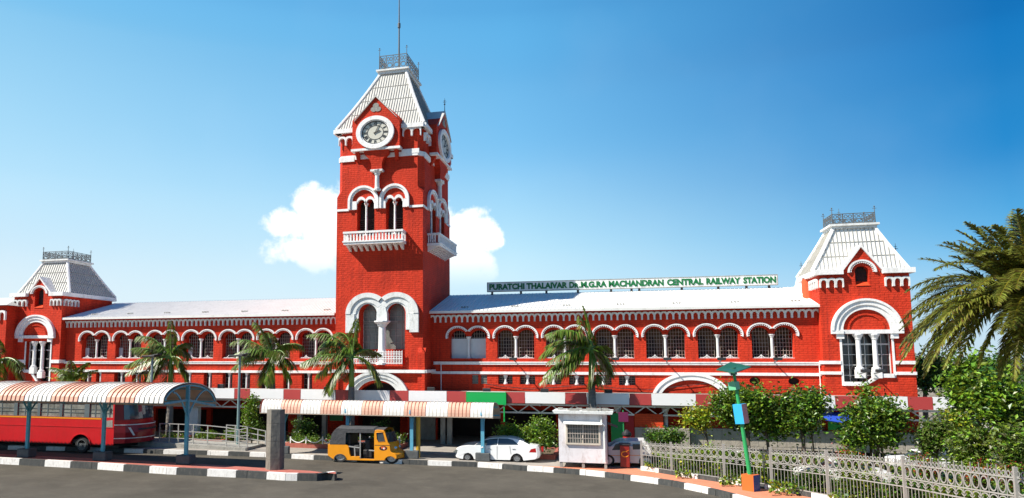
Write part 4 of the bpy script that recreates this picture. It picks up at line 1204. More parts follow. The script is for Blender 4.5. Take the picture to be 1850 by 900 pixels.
# ground floor frontage under the canopy
gy = 50.5
root = thing('ground_floor_frontage', (U(900, gy), gy, .24), 'shadowed red ground floor frontage with dark doorways under the canopy', 'building')
a, c = U(-40, gy), U(1600, gy)
doors = []
for (xa_, xb_, yt) in ((100,180,738),(190,272,738),(280,372,738),(380,440,738),(450,520,738),(535,590,740),(626,736,738),(790,905,738),(912,1005,740),(1020,1095,742)):
    ua_, ub_ = U(xa_, gy, 780), U(xb_, gy, 780); z = min(Z(yt, gy, xa_), zf0-.1)
    doors.append([(ua_, .1), (ub_, .1), (ub_, z), (ua_, z)])
MB().plate(FM(gy), [(a, 0), (c, 0), (c, zf0+.1), (a, zf0+.1)], doors, 0, -.3).build('wall', brick, root)
MB().box(a, c, gy+3, gy+3.1, 0, zf0).build('back_wall', darkint, root)
grn = mat('shop_green', (0.02, 0.22, 0.07), 0.5, 0.1, 2)
dr = MB(); ua_, ub_ = U(596, gy, 780), U(620, gy, 780); dr.box(ua_, ub_, gy-.08, gy-.01, 1.4, 2.9); dr.build('green_panel', grn, root)
dr = MB(); ua_, ub_ = U(740, gy, 780), U(787, gy, 780); dr.box(ua_, ub_, gy-.10, gy-.01, .24, 2.0); dr.build('stone_panel', concrete, root)
for x in (540, 585, 800, 812):
    u = U(x, 48, 780); MB().box(u-.16, u+.16, 48, 48.3, .24, 3.1).build('pillar', concrete, root)

# walls in the sun right of the booth
def walls(name, xa_, xb_, y0_, y1_, V, m, th, label, cat, parts=None):
    ua_, ub_ = U(xa_, V, 780), U(xb_, V, 780); xm = (xa_+xb_)/2
    z0_, z1_ = max(.24, Z(y0_, V, xm)), Z(y1_, V, xm)
    o = MB().box(ua_, ub_, V, V+th, z0_, z1_).build(name, m, bevel=.01)
    tag(o, label, cat); return o
stone = mat('stone_plinth', (0.36, 0.32, 0.27), 0.85, 0.2, 1.5, brick=(.5, .9, .02, .03), dirt_or_refl=(0.2, 0.17, 0.13), dirt_or_refl_amt=0.6)
purp = mat('maroon_board', (0.14, 0.01, 0.06), 0.5, 0.05, 2)
bluem = mat('blue_tarpaulin', (0.02, 0.07, 0.42), 0.6, 0.15, 2)
walls('green_hoarding', 1104, 1127, 815, 747, 45.6, mat('hoarding_green', (0.0, 0.24, 0.05), 0.5, .08, 2), .15, 'tall bright green hoarding just right of the white booth', 'panel')
walls('red_hoarding', 1128, 1146, 815, 748, 45.9, mat('hoarding_red', (0.45, 0.01, 0.01), 0.5, .08, 2), .15, 'plain red hoarding between the green hoarding and the orange wall', 'panel')
walls('brick_parapet', 1147, 1199, 773, 748, 45.7, brick_or, .4, 'bright orange brick wall panel beside the white column', 'wall')
walls('stone_wall', 1147, 1246, 815, 773.6, 45.6, stone, .6, 'grey stone plinth wall below the orange brick panel', 'wall')
walls('red_wall', 1208, 1330, 789, 752, 46.6, brick, .4, 'low red wall behind the trees under the canopy', 'wall')
walls('stone_wall', 1247, 1700, 815, 779, 46.2, stone, .5, 'long grey stone garden wall behind the shrubs and trees', 'wall')
walls('red_wall', 1470, 1660, 778, 742, 47.0, brick, .4, 'red wall behind the rounded trees right of the lamp', 'wall')
walls('green_board', 1497, 1526, 777, 762, 45.9, mat('board_green', (0.02, 0.35, 0.05), 0.5, .05, 2), .08, 'small green board fixed above the stone garden wall', 'sign')
u0_, u1_ = U(1483, 45.5, 750), U(1537, 45.5, 750)
tp = MB(); z_ = Z(757, 45.5, 1510); z2 = Z(744, 45.5, 1510)
tp.add([(u0_, 44.6, z_), (u1_, 44.4, z_-.05), (u1_-.1, 46, z2), (u0_+.1, 46, z2+.05), ((u0_+u1_)/2, 44.5, z_-.12), ((u0_+u1_)/2, 46, z2-.05)], [(0,4,5,3), (4,1,2,5)])
tp.add([(u0_, 44.6, z_-.03), (u1_, 44.4, z_-.08), (u1_-.1, 46, z2-.03), (u0_+.1, 46, z2+.02), ((u0_+u1_)/2, 44.5, z_-.15), ((u0_+u1_)/2, 46, z2-.08)], [(3,5,4,0), (5,2,1,4)])
tag(tp.build('tarpaulin', bluem), 'blue tarpaulin awning above the green board behind the trees', 'awning')
u = U(1126, 44.2, 750)
sg = thing('signpost', (u, 44.2, .24), 'maroon square board on a thin green post behind the booth', 'sign')
MB().tube([(u, 44.2, .24), (u, 44.2, 3.0)], .04, 8).build('post', grn, sg)
MB().box(u-.28, u+.28, 44.12, 44.17, Z(762, 44.2, 1126), Z(744.5, 44.2, 1126)).build('board', purp, sg)

# ------------------------------------------------------------------ walkway shelters
def shelter(name, x_end, x_start, Vp, hwn, hwf, z_e, z_f, z_top, period, label, posts, post_mat, first_orange, panel_w, endpx):
    """barrel vaulted corrugated roof on a row of single posts; axis along the kerb"""
    ue = U(x_end[0], Vp, x_end[1]); us = U(x_start[0], Vp, x_start[1])
    root = thing(name, ((ue+us)/2, Vp, .3), label, 'shelter')
    n = 14
    prof = []
    for i in range(n+1):
        t = i/n
        ang = PI*(1-t)
        c, s_ = math.cos(ang), math.sin(ang)
        y = -hwn*abs(c) if c < 0 else hwf*c
        base = z_e if c < 0 else z_f
        prof.append((y, base + (z_top-base)*(max(0, s_))**0.85))
    # individual corrugated sheets, alternating bands of colour
    u = ue; k = 0
    sheets = []
    while u > us:
        w = panel_w; sheets.append((max(u-w, us), u, k % 2)); u -= w; k += 1
    roofp = thing_child = None
    for si, (a, c, orange) in enumerate(sheets):
        if first_orange: orange = 1 - orange
        mb = MB(); cor = 6; 
        for j in range(cor):
            x0, x1 = a + (c-a)*j/cor, a + (c-a)*(j+1)/cor
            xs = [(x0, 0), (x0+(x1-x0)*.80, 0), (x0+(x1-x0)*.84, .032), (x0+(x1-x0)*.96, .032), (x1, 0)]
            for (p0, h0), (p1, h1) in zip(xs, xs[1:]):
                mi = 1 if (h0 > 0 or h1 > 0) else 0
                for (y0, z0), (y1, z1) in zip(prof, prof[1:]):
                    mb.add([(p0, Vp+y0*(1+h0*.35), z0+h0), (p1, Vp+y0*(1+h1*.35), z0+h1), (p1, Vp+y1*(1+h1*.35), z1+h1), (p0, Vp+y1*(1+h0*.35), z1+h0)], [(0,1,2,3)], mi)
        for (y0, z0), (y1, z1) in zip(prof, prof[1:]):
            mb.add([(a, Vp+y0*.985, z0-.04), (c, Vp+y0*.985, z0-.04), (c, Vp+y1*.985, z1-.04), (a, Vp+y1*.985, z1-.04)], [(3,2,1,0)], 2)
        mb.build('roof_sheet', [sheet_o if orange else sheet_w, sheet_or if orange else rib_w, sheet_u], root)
    # purlins
    pu = MB()
    for idx in (1, 4, 7, 10, 13):
        y0, z0 = prof[idx]; pu.bar((us, Vp+y0*.90, z0-.12), (ue-.02, Vp+y0*.90, z0-.12), .06, .08)
    pu.build('purlin', post_mat, root)
    for i, (x, yb, blk) in enumerate(posts):
        u = U(x, Vp, 790)
        zb = .24 if Vp > 38 else .335
        po = MB(); po.bar((u, Vp, zb+.3), (u, Vp, z_top-.12), .19, .14)
        po.bar((u, Vp-hwn*.96, z_e-.02), (u, Vp, z_e+.04), .08, .12); po.bar((u, Vp, z_e+.04), (u, Vp+hwf*.96, z_f+.02), .08, .12)
        # curved rafter
        for (y0, z0), (y1, z1) in zip(prof[1:-1], prof[2:-1]): po.bar((u, Vp+y0*.97, z0-.12), (u, Vp+y1*.97, z1-.12), .07, .09)
        for sg_, hw in ((-1, hwn), (1, hwf)):
            pts = [(u, Vp+sg_*hw*q*.62, z_e-.85 + (z_top-z_e+.42)*math.sin(q*PI/2)) for q in (0, .2, .4, .6, .8, 1)]
            for p, q in zip(pts, pts[1:]): po.bar(p, q, .06, .08)
        po.build('post', post_mat, root)
        fd = .32 if Vp < 38 else .11; MB().box(u-.42, u+.42, Vp-fd, Vp+fd, zb, zb+.48).build('footing', concrete_dark, root, bevel=.05)
    return root
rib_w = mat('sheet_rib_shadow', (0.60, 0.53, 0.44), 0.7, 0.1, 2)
concrete_dark = mat('dark_concrete', (0.085, 0.09, 0.09), 0.9, 0.25, 3, bump=.02, bscale=9)
VS1 = G(187, 831.5, .335)[1]; VS2 = 40.65
shelter('bus_shelter', (341, 690), (-420, 680), VS1, 2.2, 2.9, 3.70, 3.25, 4.66, 1, 'nearer barrel roofed walkway shelter with teal posts, covering the red bus', [(337,838,1),(187,831,1),(50,823,1),(-78,815,1),(-210,807,1)], teal, False, 1.76, None)
shelter('walkway_shelter', (893, 728), (476, 722), VS2, .45, 2.2, 2.72, 2.5, 3.5, 1, 'farther low barrel roofed shelter with blue posts, behind the yellow auto rickshaw', [(872,834,1),(744,826,1),(628,820,1),(512,813,1)], blue_steel, False, 1.30, None)

# yellow pole under the second shelter
u = U(755.5, 41.2, 790)
tag(MB().tube([(u, 41.2, .24), (u, 41.2, 2.9)], .13, 10).build('pole', mat('pole_yellow', (0.55, 0.33, 0.03), .5, .2, 2)), 'plain yellow round pole beside the blue shelter post', 'pole')
# concrete pillar on the island tip
VP = G(494, 850, .335)[1]
a_, c_ = U(477, VP, 800), U(502, VP, 800)
am = (a_+c_)/2; w = (c_-a_)/2
zt_ = Z(741, VP, 494)
pl = MB(); loft(pl, [[(am-w*1.03,VP+.25,.33),(am-w*.05,VP,.33),(am+w*1.03,VP+.2,.33),(am+w*1.03,VP+.75,.33),(am-w*1.03,VP+.75,.33)], [(am-w,VP+.25,zt_),(am-w*.05,VP+.02,zt_),(am+w,VP+.2,zt_),(am+w,VP+.75,zt_),(am-w,VP+.75,zt_)]])
tag(pl.build('pillar', mat('weathered_pillar', (0.19,0.17,0.14), .9, .3, 1.6, bump=.03, bscale=9, dirt_or_refl=(.06,.055,.045), dirt_or_refl_amt=.8, brick=(3,.9,.02,.02))), 'stout weathered concrete pillar on the tip of the kerbed island', 'pillar')

# ------------------------------------------------------------------ street lamps
def lamp(x, ybase, ytop, V, label, zb=.24):
    u = U(x, V, 760); zt_ = Z(ytop, V, x)
    r = thing('street_lamp', (u, V, zb), label, 'street lamp', 'grey lamp posts before the left wing')
    MB().tube([(u, V, zb), (u, V, zt_)], [.11, .075], 8).build('pole', mat_pole, r)
    hd = MB(); hd.box(u-.62, u+.38, V-.35, V+.35, zt_, zt_+.1); hd.bar((u-.75, V, zt_-.02), (u+.6, V, zt_+.18), .5, .08)
    hd.build('lamp_head', black, r, bevel=.02)
mat_pole = mat('lamp_pole_paint', (0.18, 0.27, 0.27), .5, .1, 2)
lamp(430.5, 800, 644, 42.8, 'grey lamp post with black head in front of the second palm from the left')
lamp(271, 800, 645, 42.8, 'grey lamp post with black head rising above the shelter before the leftmost tall palm')
lamp(250, 800, 676, 44.5, 'short grey post just showing above the shelter left of the lamp post')

# ------------------------------------------------------------------ px traced side views
def trace(px, sc_, ox, oy, V):
    return [W(ox + x/sc_, oy + y/sc_, V) for x, y in px]
def wheel(root, u, z, V0, width, rx, rz, spokes=5, rim=alloy, label=None, side=-1):
    """tyre with a dished rim; V0 is the outer face"""
    mb = MB(); n = 28
    prof = [(.60,.02),(.66,.0),(.93,.0),(1,.04),(1,width-.04),(.93,width),(.55,width)]
    for i in range(len(prof)-1):
        (r0, d0), (r1, d1) = prof[i], prof[i+1]
        b_ = len(mb.v)
        for k in range(n):
            t = 2*PI*k/n
            mb.v.append((u+rx*r0*math.cos(t), V0+d0, z+rz*r0*math.sin(t))); mb.v.append((u+rx*r1*math.cos(t), V0+d1, z+rz*r1*math.sin(t)))
        for k in range(n):
            q = (k+1) % n; mb.f.append((b_+2*k, b_+2*k+1, b_+2*q+1, b_+2*q)); mb.m.append(0)
    w_ = mb.build('wheel', tyre, root, smooth=True)
    rm = MB(); M = FM(V0)
    rm.band(M, u, z, rx*.66, rz*.66, rx*.58, rz*.58, 0, 2*PI, 24, .0, -.1)
    rm.plate(M, arc(u, z, rx*.2, rz*.2, 0, 2*PI, 12)[:-1], (), .0, -.12)
    if spokes:
        for k in range(spokes):
            t = 2*PI*k/spokes + .3
            for dt in (-.2, .2):
                p = (u+rx*.17*math.cos(t), z+rz*.17*math.sin(t)); q = (u+rx*.6*math.cos(t+dt), z+rz*.6*math.sin(t+dt))
                rm.bar((p[0], V0+.03, p[1]), (q[0], V0+.03, q[1]), .05, .04, 0, up=(0,1,0))
        rm.plate(M, arc(u, z, rx*.6, rz*.6, 0, 2*PI, 20)[:-1], (), -.13, -.15, mi=1)
    else:
        rm.plate(M, arc(u, z, rx*.6, rz*.6, 0, 2*PI, 20)[:-1], (), -.04, -.06)
        for k in range(8):
            t = 2*PI*k/8; rm.plate(M, arc(u+rx*.36*math.cos(t), z+rz*.36*math.sin(t), rx*.05, rz*.05, 0, 2*PI, 6)[:-1], (), -.02, -.05, mi=1)
    rm.build('rim', [rim, black], w_)
    return w_

def loft_x(mb, sections, mi=0):
    """sections: list of closed rings (same count)"""
    loft(mb, sections, True, mi)

def make_car(name, label, pxbody, pxgreen, glass, wheels, V, width, sc_, ox, oy, tail, extra=None):
    body = trace(pxbody, sc_, ox, oy, V)
    u0 = min(p[0] for p in body); u1 = max(p[0] for p in body); um = (u0+u1)/2
    root = thing(name, (um, V+width/2, .24), label, 'car')
    # body: outline skinned across the width, pulled in at the sides for tumblehome
    mb = MB(); zmin = min(p[1] for p in body); zmax = max(p[1] for p in body)
    L = u1-u0
    def lay(y, ins, zs_):
        out = []
        for (u, z) in body:
            k = (z - zmin)/(zmax-zmin)
            e = abs(u-um)/(L/2)
            uu_ = um + (u-um)*(1 - ins*.018)
            out.append((uu_, V + y, z - ins*.05*(k)))
        return out
    rings = [lay(0.10, 1.6, 0), lay(.0, .5, 0), lay(-.02, 0, 0)]
    # build as plate with holes impossible for wells: outline already contains wheel arches
    P = lambda s, z, o: (s, V+o, z)
    n = len(body)
    def shrink(pts, d):
        out = []
        for i, (u, z) in enumerate(pts):
            k = (z-zmin)/(zmax-zmin)
            out.append((um+(u-um)*(1-d*.5), z - d*.35*(k**2)))
        return out
    layers = [(0.0, shrink(body, .05)), (.05, shrink(body, .012)), (.14, body), (width-.14, body), (width-.05, shrink(body, .012)), (width, shrink(body, .05))]
    # bulge the nose and tail in plan
    rings = []
    for y, pts in layers:
        rr = []
        t = abs(y-width/2)/(width/2)
        for (u, z) in pts:
            e = (u-um)/(L/2)
            corner = max(0, abs(e)-.72)/.28
            rr.append((u - math.copysign(.28*corner*t**3, e), V+y, z))
        rings.append(rr)
    # more rings in the middle for a rounded plan
    for q in (.3, .5, .7):
        pass
    b_ = 0
    tris = tessellate_polygon([[Vector((a, c, 0)) for a, c in body]])
    mb.v = [p for r_ in rings for p in r_]
    for i in range(len(rings)-1):
        for k in range(n):
            mb.f.append((i*n+k, i*n+(k+1)%n, (i+1)*n+(k+1)%n, (i+1)*n+k)); mb.m.append(0)
    for t in tris:
        mb.f.append(tuple(t)); mb.m.append(0); mb.f.append(tuple((len(rings)-1)*n+i for i in reversed(t))); mb.m.append(0)
    bo = mb.build('body', carw, root)
    # greenhouse
    gr = trace(pxgreen, sc_, ox, oy, V)
    gz0 = min(p[1] for p in gr); gz1 = max(p[1] for p in gr); gum = sum(p[0] for p in gr)/len(gr)
    def gl(inset, far=False):
        out = []
        for (u, z) in gr:
            k = (z-gz0)/(gz1-gz0); y = .07 + .28*k
            out.append((u, V+(width-y if far else y), z))
        return out
    A_, B_ = gl(0), gl(0, True); n = len(gr)
    gm = MB(); gm.v = A_ + B_
    tris = tessellate_polygon([[Vector((a, c, 0)) for a, c in gr]])
    for t in tris: gm.f.append(tuple(t)); gm.m.append(0); gm.f.append(tuple(n+i for i in reversed(t))); gm.m.append(0)
    for k in range(n):
        q = (k+1) % n
        dz = abs(gr[q][1]-gr[k][1]); du = abs(gr[q][0]-gr[k][0])
        mi = 1 if (dz > .35*du and dz > .02 and gr[k][1] > gz0 - .01) else 0
        gm.f.append((k, q, n+q, n+k)); gm.m.append(mi)
    gm.build('cabin', [carw, carglass], root)
    for gname, pts in glass:
        pp = trace(pts, sc_, ox, oy, V)
        M2 = lambda s, z, o: (s, V + .07 + .28*(z-gz0)/(gz1-gz0) - o, z)
        MB().plate(M2, pp, (), .016, .002).build('window', carglass, root)
        cxs = sum(p[0] for p in pp)/len(pp); czs = sum(p[1] for p in pp)/len(pp)
        big = [(cxs+(p[0]-cxs)*1.045+0, czs+(p[1]-czs)*1.12) for p in pp]
        MB().plate(M2, big, (), .008, .001).build('window_trim', black, root)
    for (x, y, rx, ry) in wheels:
        u, z = W(ox+x/sc_, oy+y/sc_, V); zr = (z-.24) ; ru = zr*1.22
        wheel(root, u, .245+zr, V-.005, .24, ru, zr, 5)
        wheel(root, u, .245+zr, V+width-.26, .24, ru, zr, 5)
        mbw = MB(); mbw.plate(P, arc(u, .245+zr, ru*1.2, zr*1.16, 0, 2*PI, 20)[:-1], (), .17, .2); mbw.build('wheel_well', black, root)
    if extra: extra(root, V, width)
    return root
car_body = [(170,575),(172,535),(180,512),(200,500),(240,490),(300,484),(350,486),(380,484),(720,484),(810,480),(860,485),(905,491),(917,505),(928,540),(930,570),(920,592),(890,603),
            (772,612),(762,582),(742,560),(715,550),(686,558),(665,580),(657,607),(350,600),(340,575),(322,554),(297,545),(270,552),(252,572),(246,598),(205,592),(178,586)]
car_green = [(350,488),(385,462),(430,441),(480,430),(560,426),(640,428),(700,437),(760,456),(810,480),(800,488)]
car_glass = [('w', [(352,490),(384,466),(416,452),(420,490)]), ('w', [(432,491),(436,448),(480,438),(543,434),(540,491)]), ('w', [(552,491),(555,434),(625,435),(672,446),(718,478),(716,488)])]
def car_extra(root, V, width):
    T = lambda pts: trace(pts, 4.625, 780, 700, V)
    M = FM(V)
    MB().plate(M, T([(812,543),(830,516),(868,508),(873,544)]), (), .006, -.12).build('tail_lamp', lampred, root)
    u, z = W(780+905/4.625, 700+522/4.625, V)
    MB().box(u+.03, u+.14, V+.3, V+.7, z-.15, z+.12).build('tail_lamp', lampred, root)
    MB().box(u+.10, u+.155, V+width/2-.35, V+width/2+.35, z-.14, z+.06).build('number_plate', white, root)
    MB().plate(M, T([(176,540),(200,520),(215,520),(205,545)]), (), .004, -.1).build('headlight', glassg, root)
    for pts in ([(500,480+10),(513,488),(513,520),(500,520)],):
        pass
    for x in (468, 672):
        a = T([(x,512),(x+26,512),(x+26,516),(x,516)]); MB().plate(M, a, (), .03, -.01).build('door_handle', chrome, root)
    ln = MB()
    for pts in ([(432,492),(432,590)],[(546,492),(546,598)],[(652,492),(662,560)]):
        p = T(pts); ln.bar((p[0][0], V-.002, p[0][1]), (p[1][0], V-.002, p[1][1]), .025, .012)
    ln.build('door_seam', mat('seam_grey', (.2,.2,.2), .7, 0), root)
    p = T([(415,497),(432,485),(437,500),(420,504)]); MB().plate(M, p, (), .22, .05).build('wing_mirror', carw, root)
make_car('parked_car', 'white saloon car parked behind the blue shelter post', car_body, car_green, car_glass, [(297,585,0,0),(712,597,0,0)], 40.78, 2.1, 4.625, 780, 700, None, car_extra)

# second car (white hatchback taxi with a yellow line) half hidden behind the booth and fence
def taxi(V=40.6):
    W1 = lambda x, y: W(x, y, V)
    u0, u1 = W1(1085,800)[0], W1(1176,800)[0]
    root = thing('taxi_car', ((u0+u1)/2, V+1, .24), 'white taxi with a thin yellow side stripe, half hidden behind the booth', 'car')
    def PL(px, o0, o1, mname, m, V0=V, th=None):
        return MB().plate(FM(V0), [W1(*p) for p in px], (), o0, o1).build(mname, m, root, bevel=.02)
    body = [(1084,835),(1083,818),(1090,809),(1104,806),(1172,806),(1177,815),(1178,838)]
    PL(body, 0, -2.0, 'body', carw)
    PL([(1102,807),(1112,800),(1120,798),(1165,797.5),(1174,806.5)], -.12, -1.88, 'cabin', carw)
    PL([(1105,813.5),(1112,803),(1121,801.5),(1135,801.5),(1133,813)], .01, -.15, 'window', carglass)
    PL([(1143,812.5),(1143,802.5),(1162,802.5),(1162,812)], .012, -.15, 'window', carglass)
    PL([(1084,823.8),(1177,823.2),(1177,822),(1084,822.6)], .006, -.02, 'side_stripe', busyel)
    for x in (1097, 1168):
        u, z = W1(x, 833); wheel(root, u, .56, V-.02, .22, .40, .32, 0)
taxi()
# car on the far road behind the fence
def small_car(x, y, V, label, s=1.0):
    u, z = W(x, y, V)
    root = thing('parked_car', (u, V, .3), label, 'car')
    L, h, w = 4.9*s, 1.25*s, 2.0*s
    body = [(-.5,.25),(-.49,.52),(-.40,.62),(-.22,.68),(.33,.70),(.46,.66),(.5,.5),(.5,.25),(.37,.25),(.33,.38),(.24,.38),(.2,.25),(-.22,.25),(-.26,.38),(-.35,.38),(-.39,.25)]
    MB().plate(FM(V), [(u+a*L, .3+b_*h*1.1) for a, b_ in body], (), 0, -w).build('body', carw, root, bevel=.05)
    gl_ = [(-.24,.66),(-.12,.98),(.16,1.0),(.34,.70)]
    MB().plate(FM(V), [(u+a*L, .3+b_*h*1.1) for a, b_ in gl_], (), -.15, -w+.15).build('cabin', carglass, root, bevel=.05)
    MB().plate(FM(V), [(u+a*L, .3+b_*h*1.1) for a, b_ in [(-.13,.97),(-.11,1.02),(.15,1.04),(.18,.99)]], (), -.14, -w+.14).build('roof', carw, root)
    for a in (-.305, .285): wheel(root, u+a*L, .3+.33*s, V-.02, .2, .40*s, .33*s, 0)
small_car(1530, 835, 36.5, 'white car glimpsed through the pale iron fence at the right', .78)
small_car(1680, 812, 42.5, 'white car nearly hidden behind the bushes under the tall right trees', .7)

# ------------------------------------------------------------------ auto rickshaw
def rickshaw():
    V = G(704, 839.2)[1]; w = 1.75; s_, ox, oy = 5.294, 580, 690
    T = lambda pts, v=V: trace(pts, s_, ox, oy, v)
    u0 = T([(400, 780)])[0][0]
    root = thing('auto_rickshaw', (u0, V+w/2, 0), 'yellow auto rickshaw with black canvas hood driving right along the road', 'auto rickshaw')
    M = FM(V)
    def arcp(cx, cy, rx, ry, a0, a1, n=8): return [(cx+rx*math.cos(R(a0+(a1-a0)*i/n)), cy-ry*math.sin(R(a0+(a1-a0)*i/n))) for i in range(n+1)]
    rear = [(66,597),(236,600),(262,616),(270,690),(284,716),(368,718),(376,738),(512,746),(512,720),(600,722),(606,752),(250,745)] 
    rear = [(66,597),(236,600),(262,616),(272,690),(284,714),(368,714),(372,736),(510,742),(510,754),(238,748)] + arcp(182,745,54,48,0,180) + [(100,728),(64,702)]
    # two side shells and the front and rear bodywork between them
    MB().plate(M, T(rear), (), 0, -.16).plate(FM(V+w-.16), T(rear), (), 0, -.16).build('body', autoy, root, bevel=.03)
    bk = T([(64,600),(100,604),(100,728),(64,702)]); MB().plate(M, bk, (), -.161, -w+.161).build('rear_panel', autoy, root)
    # floor
    fl = T([(100,728),(515,738),(515,752),(100,742)]); MB().plate(M, fl, (), -.161, -w+.161).build('floor', black, root)
    # front shell narrows towards the nose
    fp_ = [(508,480),(514,463),(540,458),(598,462),(612,485),(640,580),(656,600),(664,660),(676,676),(712,690),(724,712),(722,736)]
    well = arcp(660,757,52,44,25,180)
    door_win = T([(528,486),(590,481),(612,570),(547,573),(530,548)])
    outline = T(fp_ + well + [(604,752),(508,754)])
    n = len(outline)
    MB().plate(M, outline, [door_win], 0, -.08).build('front_cowl', autoy, root, bevel=.02)
    MB().plate(FM(V+w-.08), outline, [door_win], 0, -.08).build('front_cowl', autoy, root, bevel=.02)
    # nose face between the shells, bulging forwards
    nose = T([(612,485),(640,580),(656,600),(664,660),(676,676),(712,690),(724,712),(722,736)])
    nf = MB(); rows = []
    for (u, z) in nose:
        rows.append([(u + .22*math.sin(PI*q/6)**.7*(1 if True else 0), V + .08 + (w-.16)*q/6, z) for q in range(7)])
    b_ = len(nf.v)
    for r_ in rows: nf.v += r_
    for i in range(1, len(rows)-1):
        for q in range(6): nf.f.append((b_+i*7+q, b_+i*7+q+1, b_+(i+1)*7+q+1, b_+(i+1)*7+q)); nf.m.append(0)
    nf.build('nose', autoy, root, smooth=True)
    ws = MB()
    for i in range(0, 1):
        for q in range(6): ws.add([rows[i][q], rows[i][q+1], rows[i+1][q+1], rows[i+1][q]], [(0,1,2,3)])
    ws.build('windscreen', wind, root)
    MB().plate(M, T([(528,486),(590,481),(612,570),(547,573),(530,548)]), (), -.03, -.05).build('door_glass', wind, root)
    # hood: frame hoops and canvas
    hood = T([(84,598),(88,570),(102,500),(124,468),(152,441),(240,447),(500,452),(514,463),(508,490),(238,487),(234,600)])
    MB().plate(M, hood, (), .01, -.05).build('canvas_side', autob, root, bevel=.01)
    MB().plate(FM(V+w-.05), hood, (), 0, -.06).build('canvas_side', autob, root, bevel=.01)
    tp = T([(84,598),(88,570),(102,500),(124,468),(152,441),(240,447),(500,452),(514,463),(598,462)])
    cv = MB()
    for (p, q) in zip(tp, tp[1:]):
        for k in range(6):
            f0, f1 = k/6, (k+1)/6
            bz = lambda f: .10*math.sin(PI*f)
            cv.add([(p[0], V+.01+(w-.02)*f0, p[1]+bz(f0)), (p[0], V+.01+(w-.02)*f1, p[1]+bz(f1)), (q[0], V+.01+(w-.02)*f1, q[1]+bz(f1)), (q[0], V+.01+(w-.02)*f0, q[1]+bz(f0))], [(0,1,2,3)])
    cv.build('canvas_hood', autob, root, smooth=True)
    # door frame posts and rails
    po = MB()
    for a_, b2 in (((372,488),(372,738)), ((262,618),(372,632)), ((318,632),(322,712)), ((455,655),(510,660))):
        (p, q) = T([a_, b2]); po.bar((p[0], V+.06, p[1]), (q[0], V+.06, q[1]), .06)
    po.build('side_rail', steel, root)
    st = MB()
    p = T([(250,610),(350,610),(350,715),(250,715)]); st.plate(M, p, (), -.25, -w+.25)
    p = T([(240,500),(268,500),(268,640),(240,640)]); st.plate(M, p, (), -.22, -w+.22)
    st.build('rear_seat', black, root, bevel=.04)
    p = T([(385,655),(470,655),(470,735),(385,735)]); MB().plate(M, p, (), -.3, -w+.3).plate(M, T([(392,560),(440,560),(446,655),(398,655)]), (), -.45, -w+.45).build('driver_seat', black, root, bevel=.05)
    (h0, h1) = T([(540,600),(575,700)]); hb = MB(); hb.bar((h0[0], V+.4, h0[1]), (h0[0], V+w-.4, h0[1]), .05); hb.bar((h0[0], V+w/2, h0[1]), (h1[0], V+w/2, h1[1]), .06); hb.build('handlebar', black, root)
    # emblem patch on the cowl side: dark swirl with red and white
    MB().plate(M, T(arcp(595,635,38,22,0,360,20)[:-1]), (), .006, -.01).build('emblem', black, root)
    MB().plate(M, T([(572,622),(600,618),(622,634),(606,652),(590,640),(578,640)]), (), .012, .0).build('emblem_flash', mat('emblem_orange', (.7,.12,.02), .5, .05, 2), root)
    MB().plate(M, T([(592,632),(606,628),(610,642),(598,646)]), (), .016, .0).build('emblem_spot', white, root)
    MB().plate(M, T([(512,603),(660,606),(660,611),(512,608)]), (), .006, -.01).build('trim_line', black, root)
    hl = MB(); 
    for q in (.3, .7):
        (hu, hz) = T([(662,640)])[0]; hl.lathe((hu+.12, V+w*q, hz-.1), [(.12,0),(.15,.08),(.12,.18)], 10)
    hl.build('headlight', chrome, root)
    (mu, mz) = T([(640,548)])[0]; MB().bar((mu, V, mz), (mu+.1, V-.16, mz+.1), .03).box(mu+.06, mu+.1, V-.26, V-.12, mz+.05, mz+.25).build('wing_mirror', black, root)
    for (x, y) in ((182,742),(182,742)):
        pass
    (ru, rz_) = T([(182,742)])[0]; zr = .36; 
    wheel(root, ru, zr, V+.02, .18, zr*1.2, zr, 0); wheel(root, ru, zr, V+w-.2, .18, zr*1.2, zr, 0)
    (fu_, _) = T([(662,755)])[0]; wheel(root, fu_, .34, V+.25, .18, .34*1.2, .34, 0)
    p = T(arcp(182,742,60,54,10,175) ); a2 = T(arcp(182,742,50,44,175,10)); MB().plate(M, p+a2, (), .05, -.18).build('mudguard', autob, root)
    MB().plate(M, T([(60,700),(130,735),(130,748),(60,712)]), (), -.1, -w+.1).build('bumper', black, root)
rickshaw()

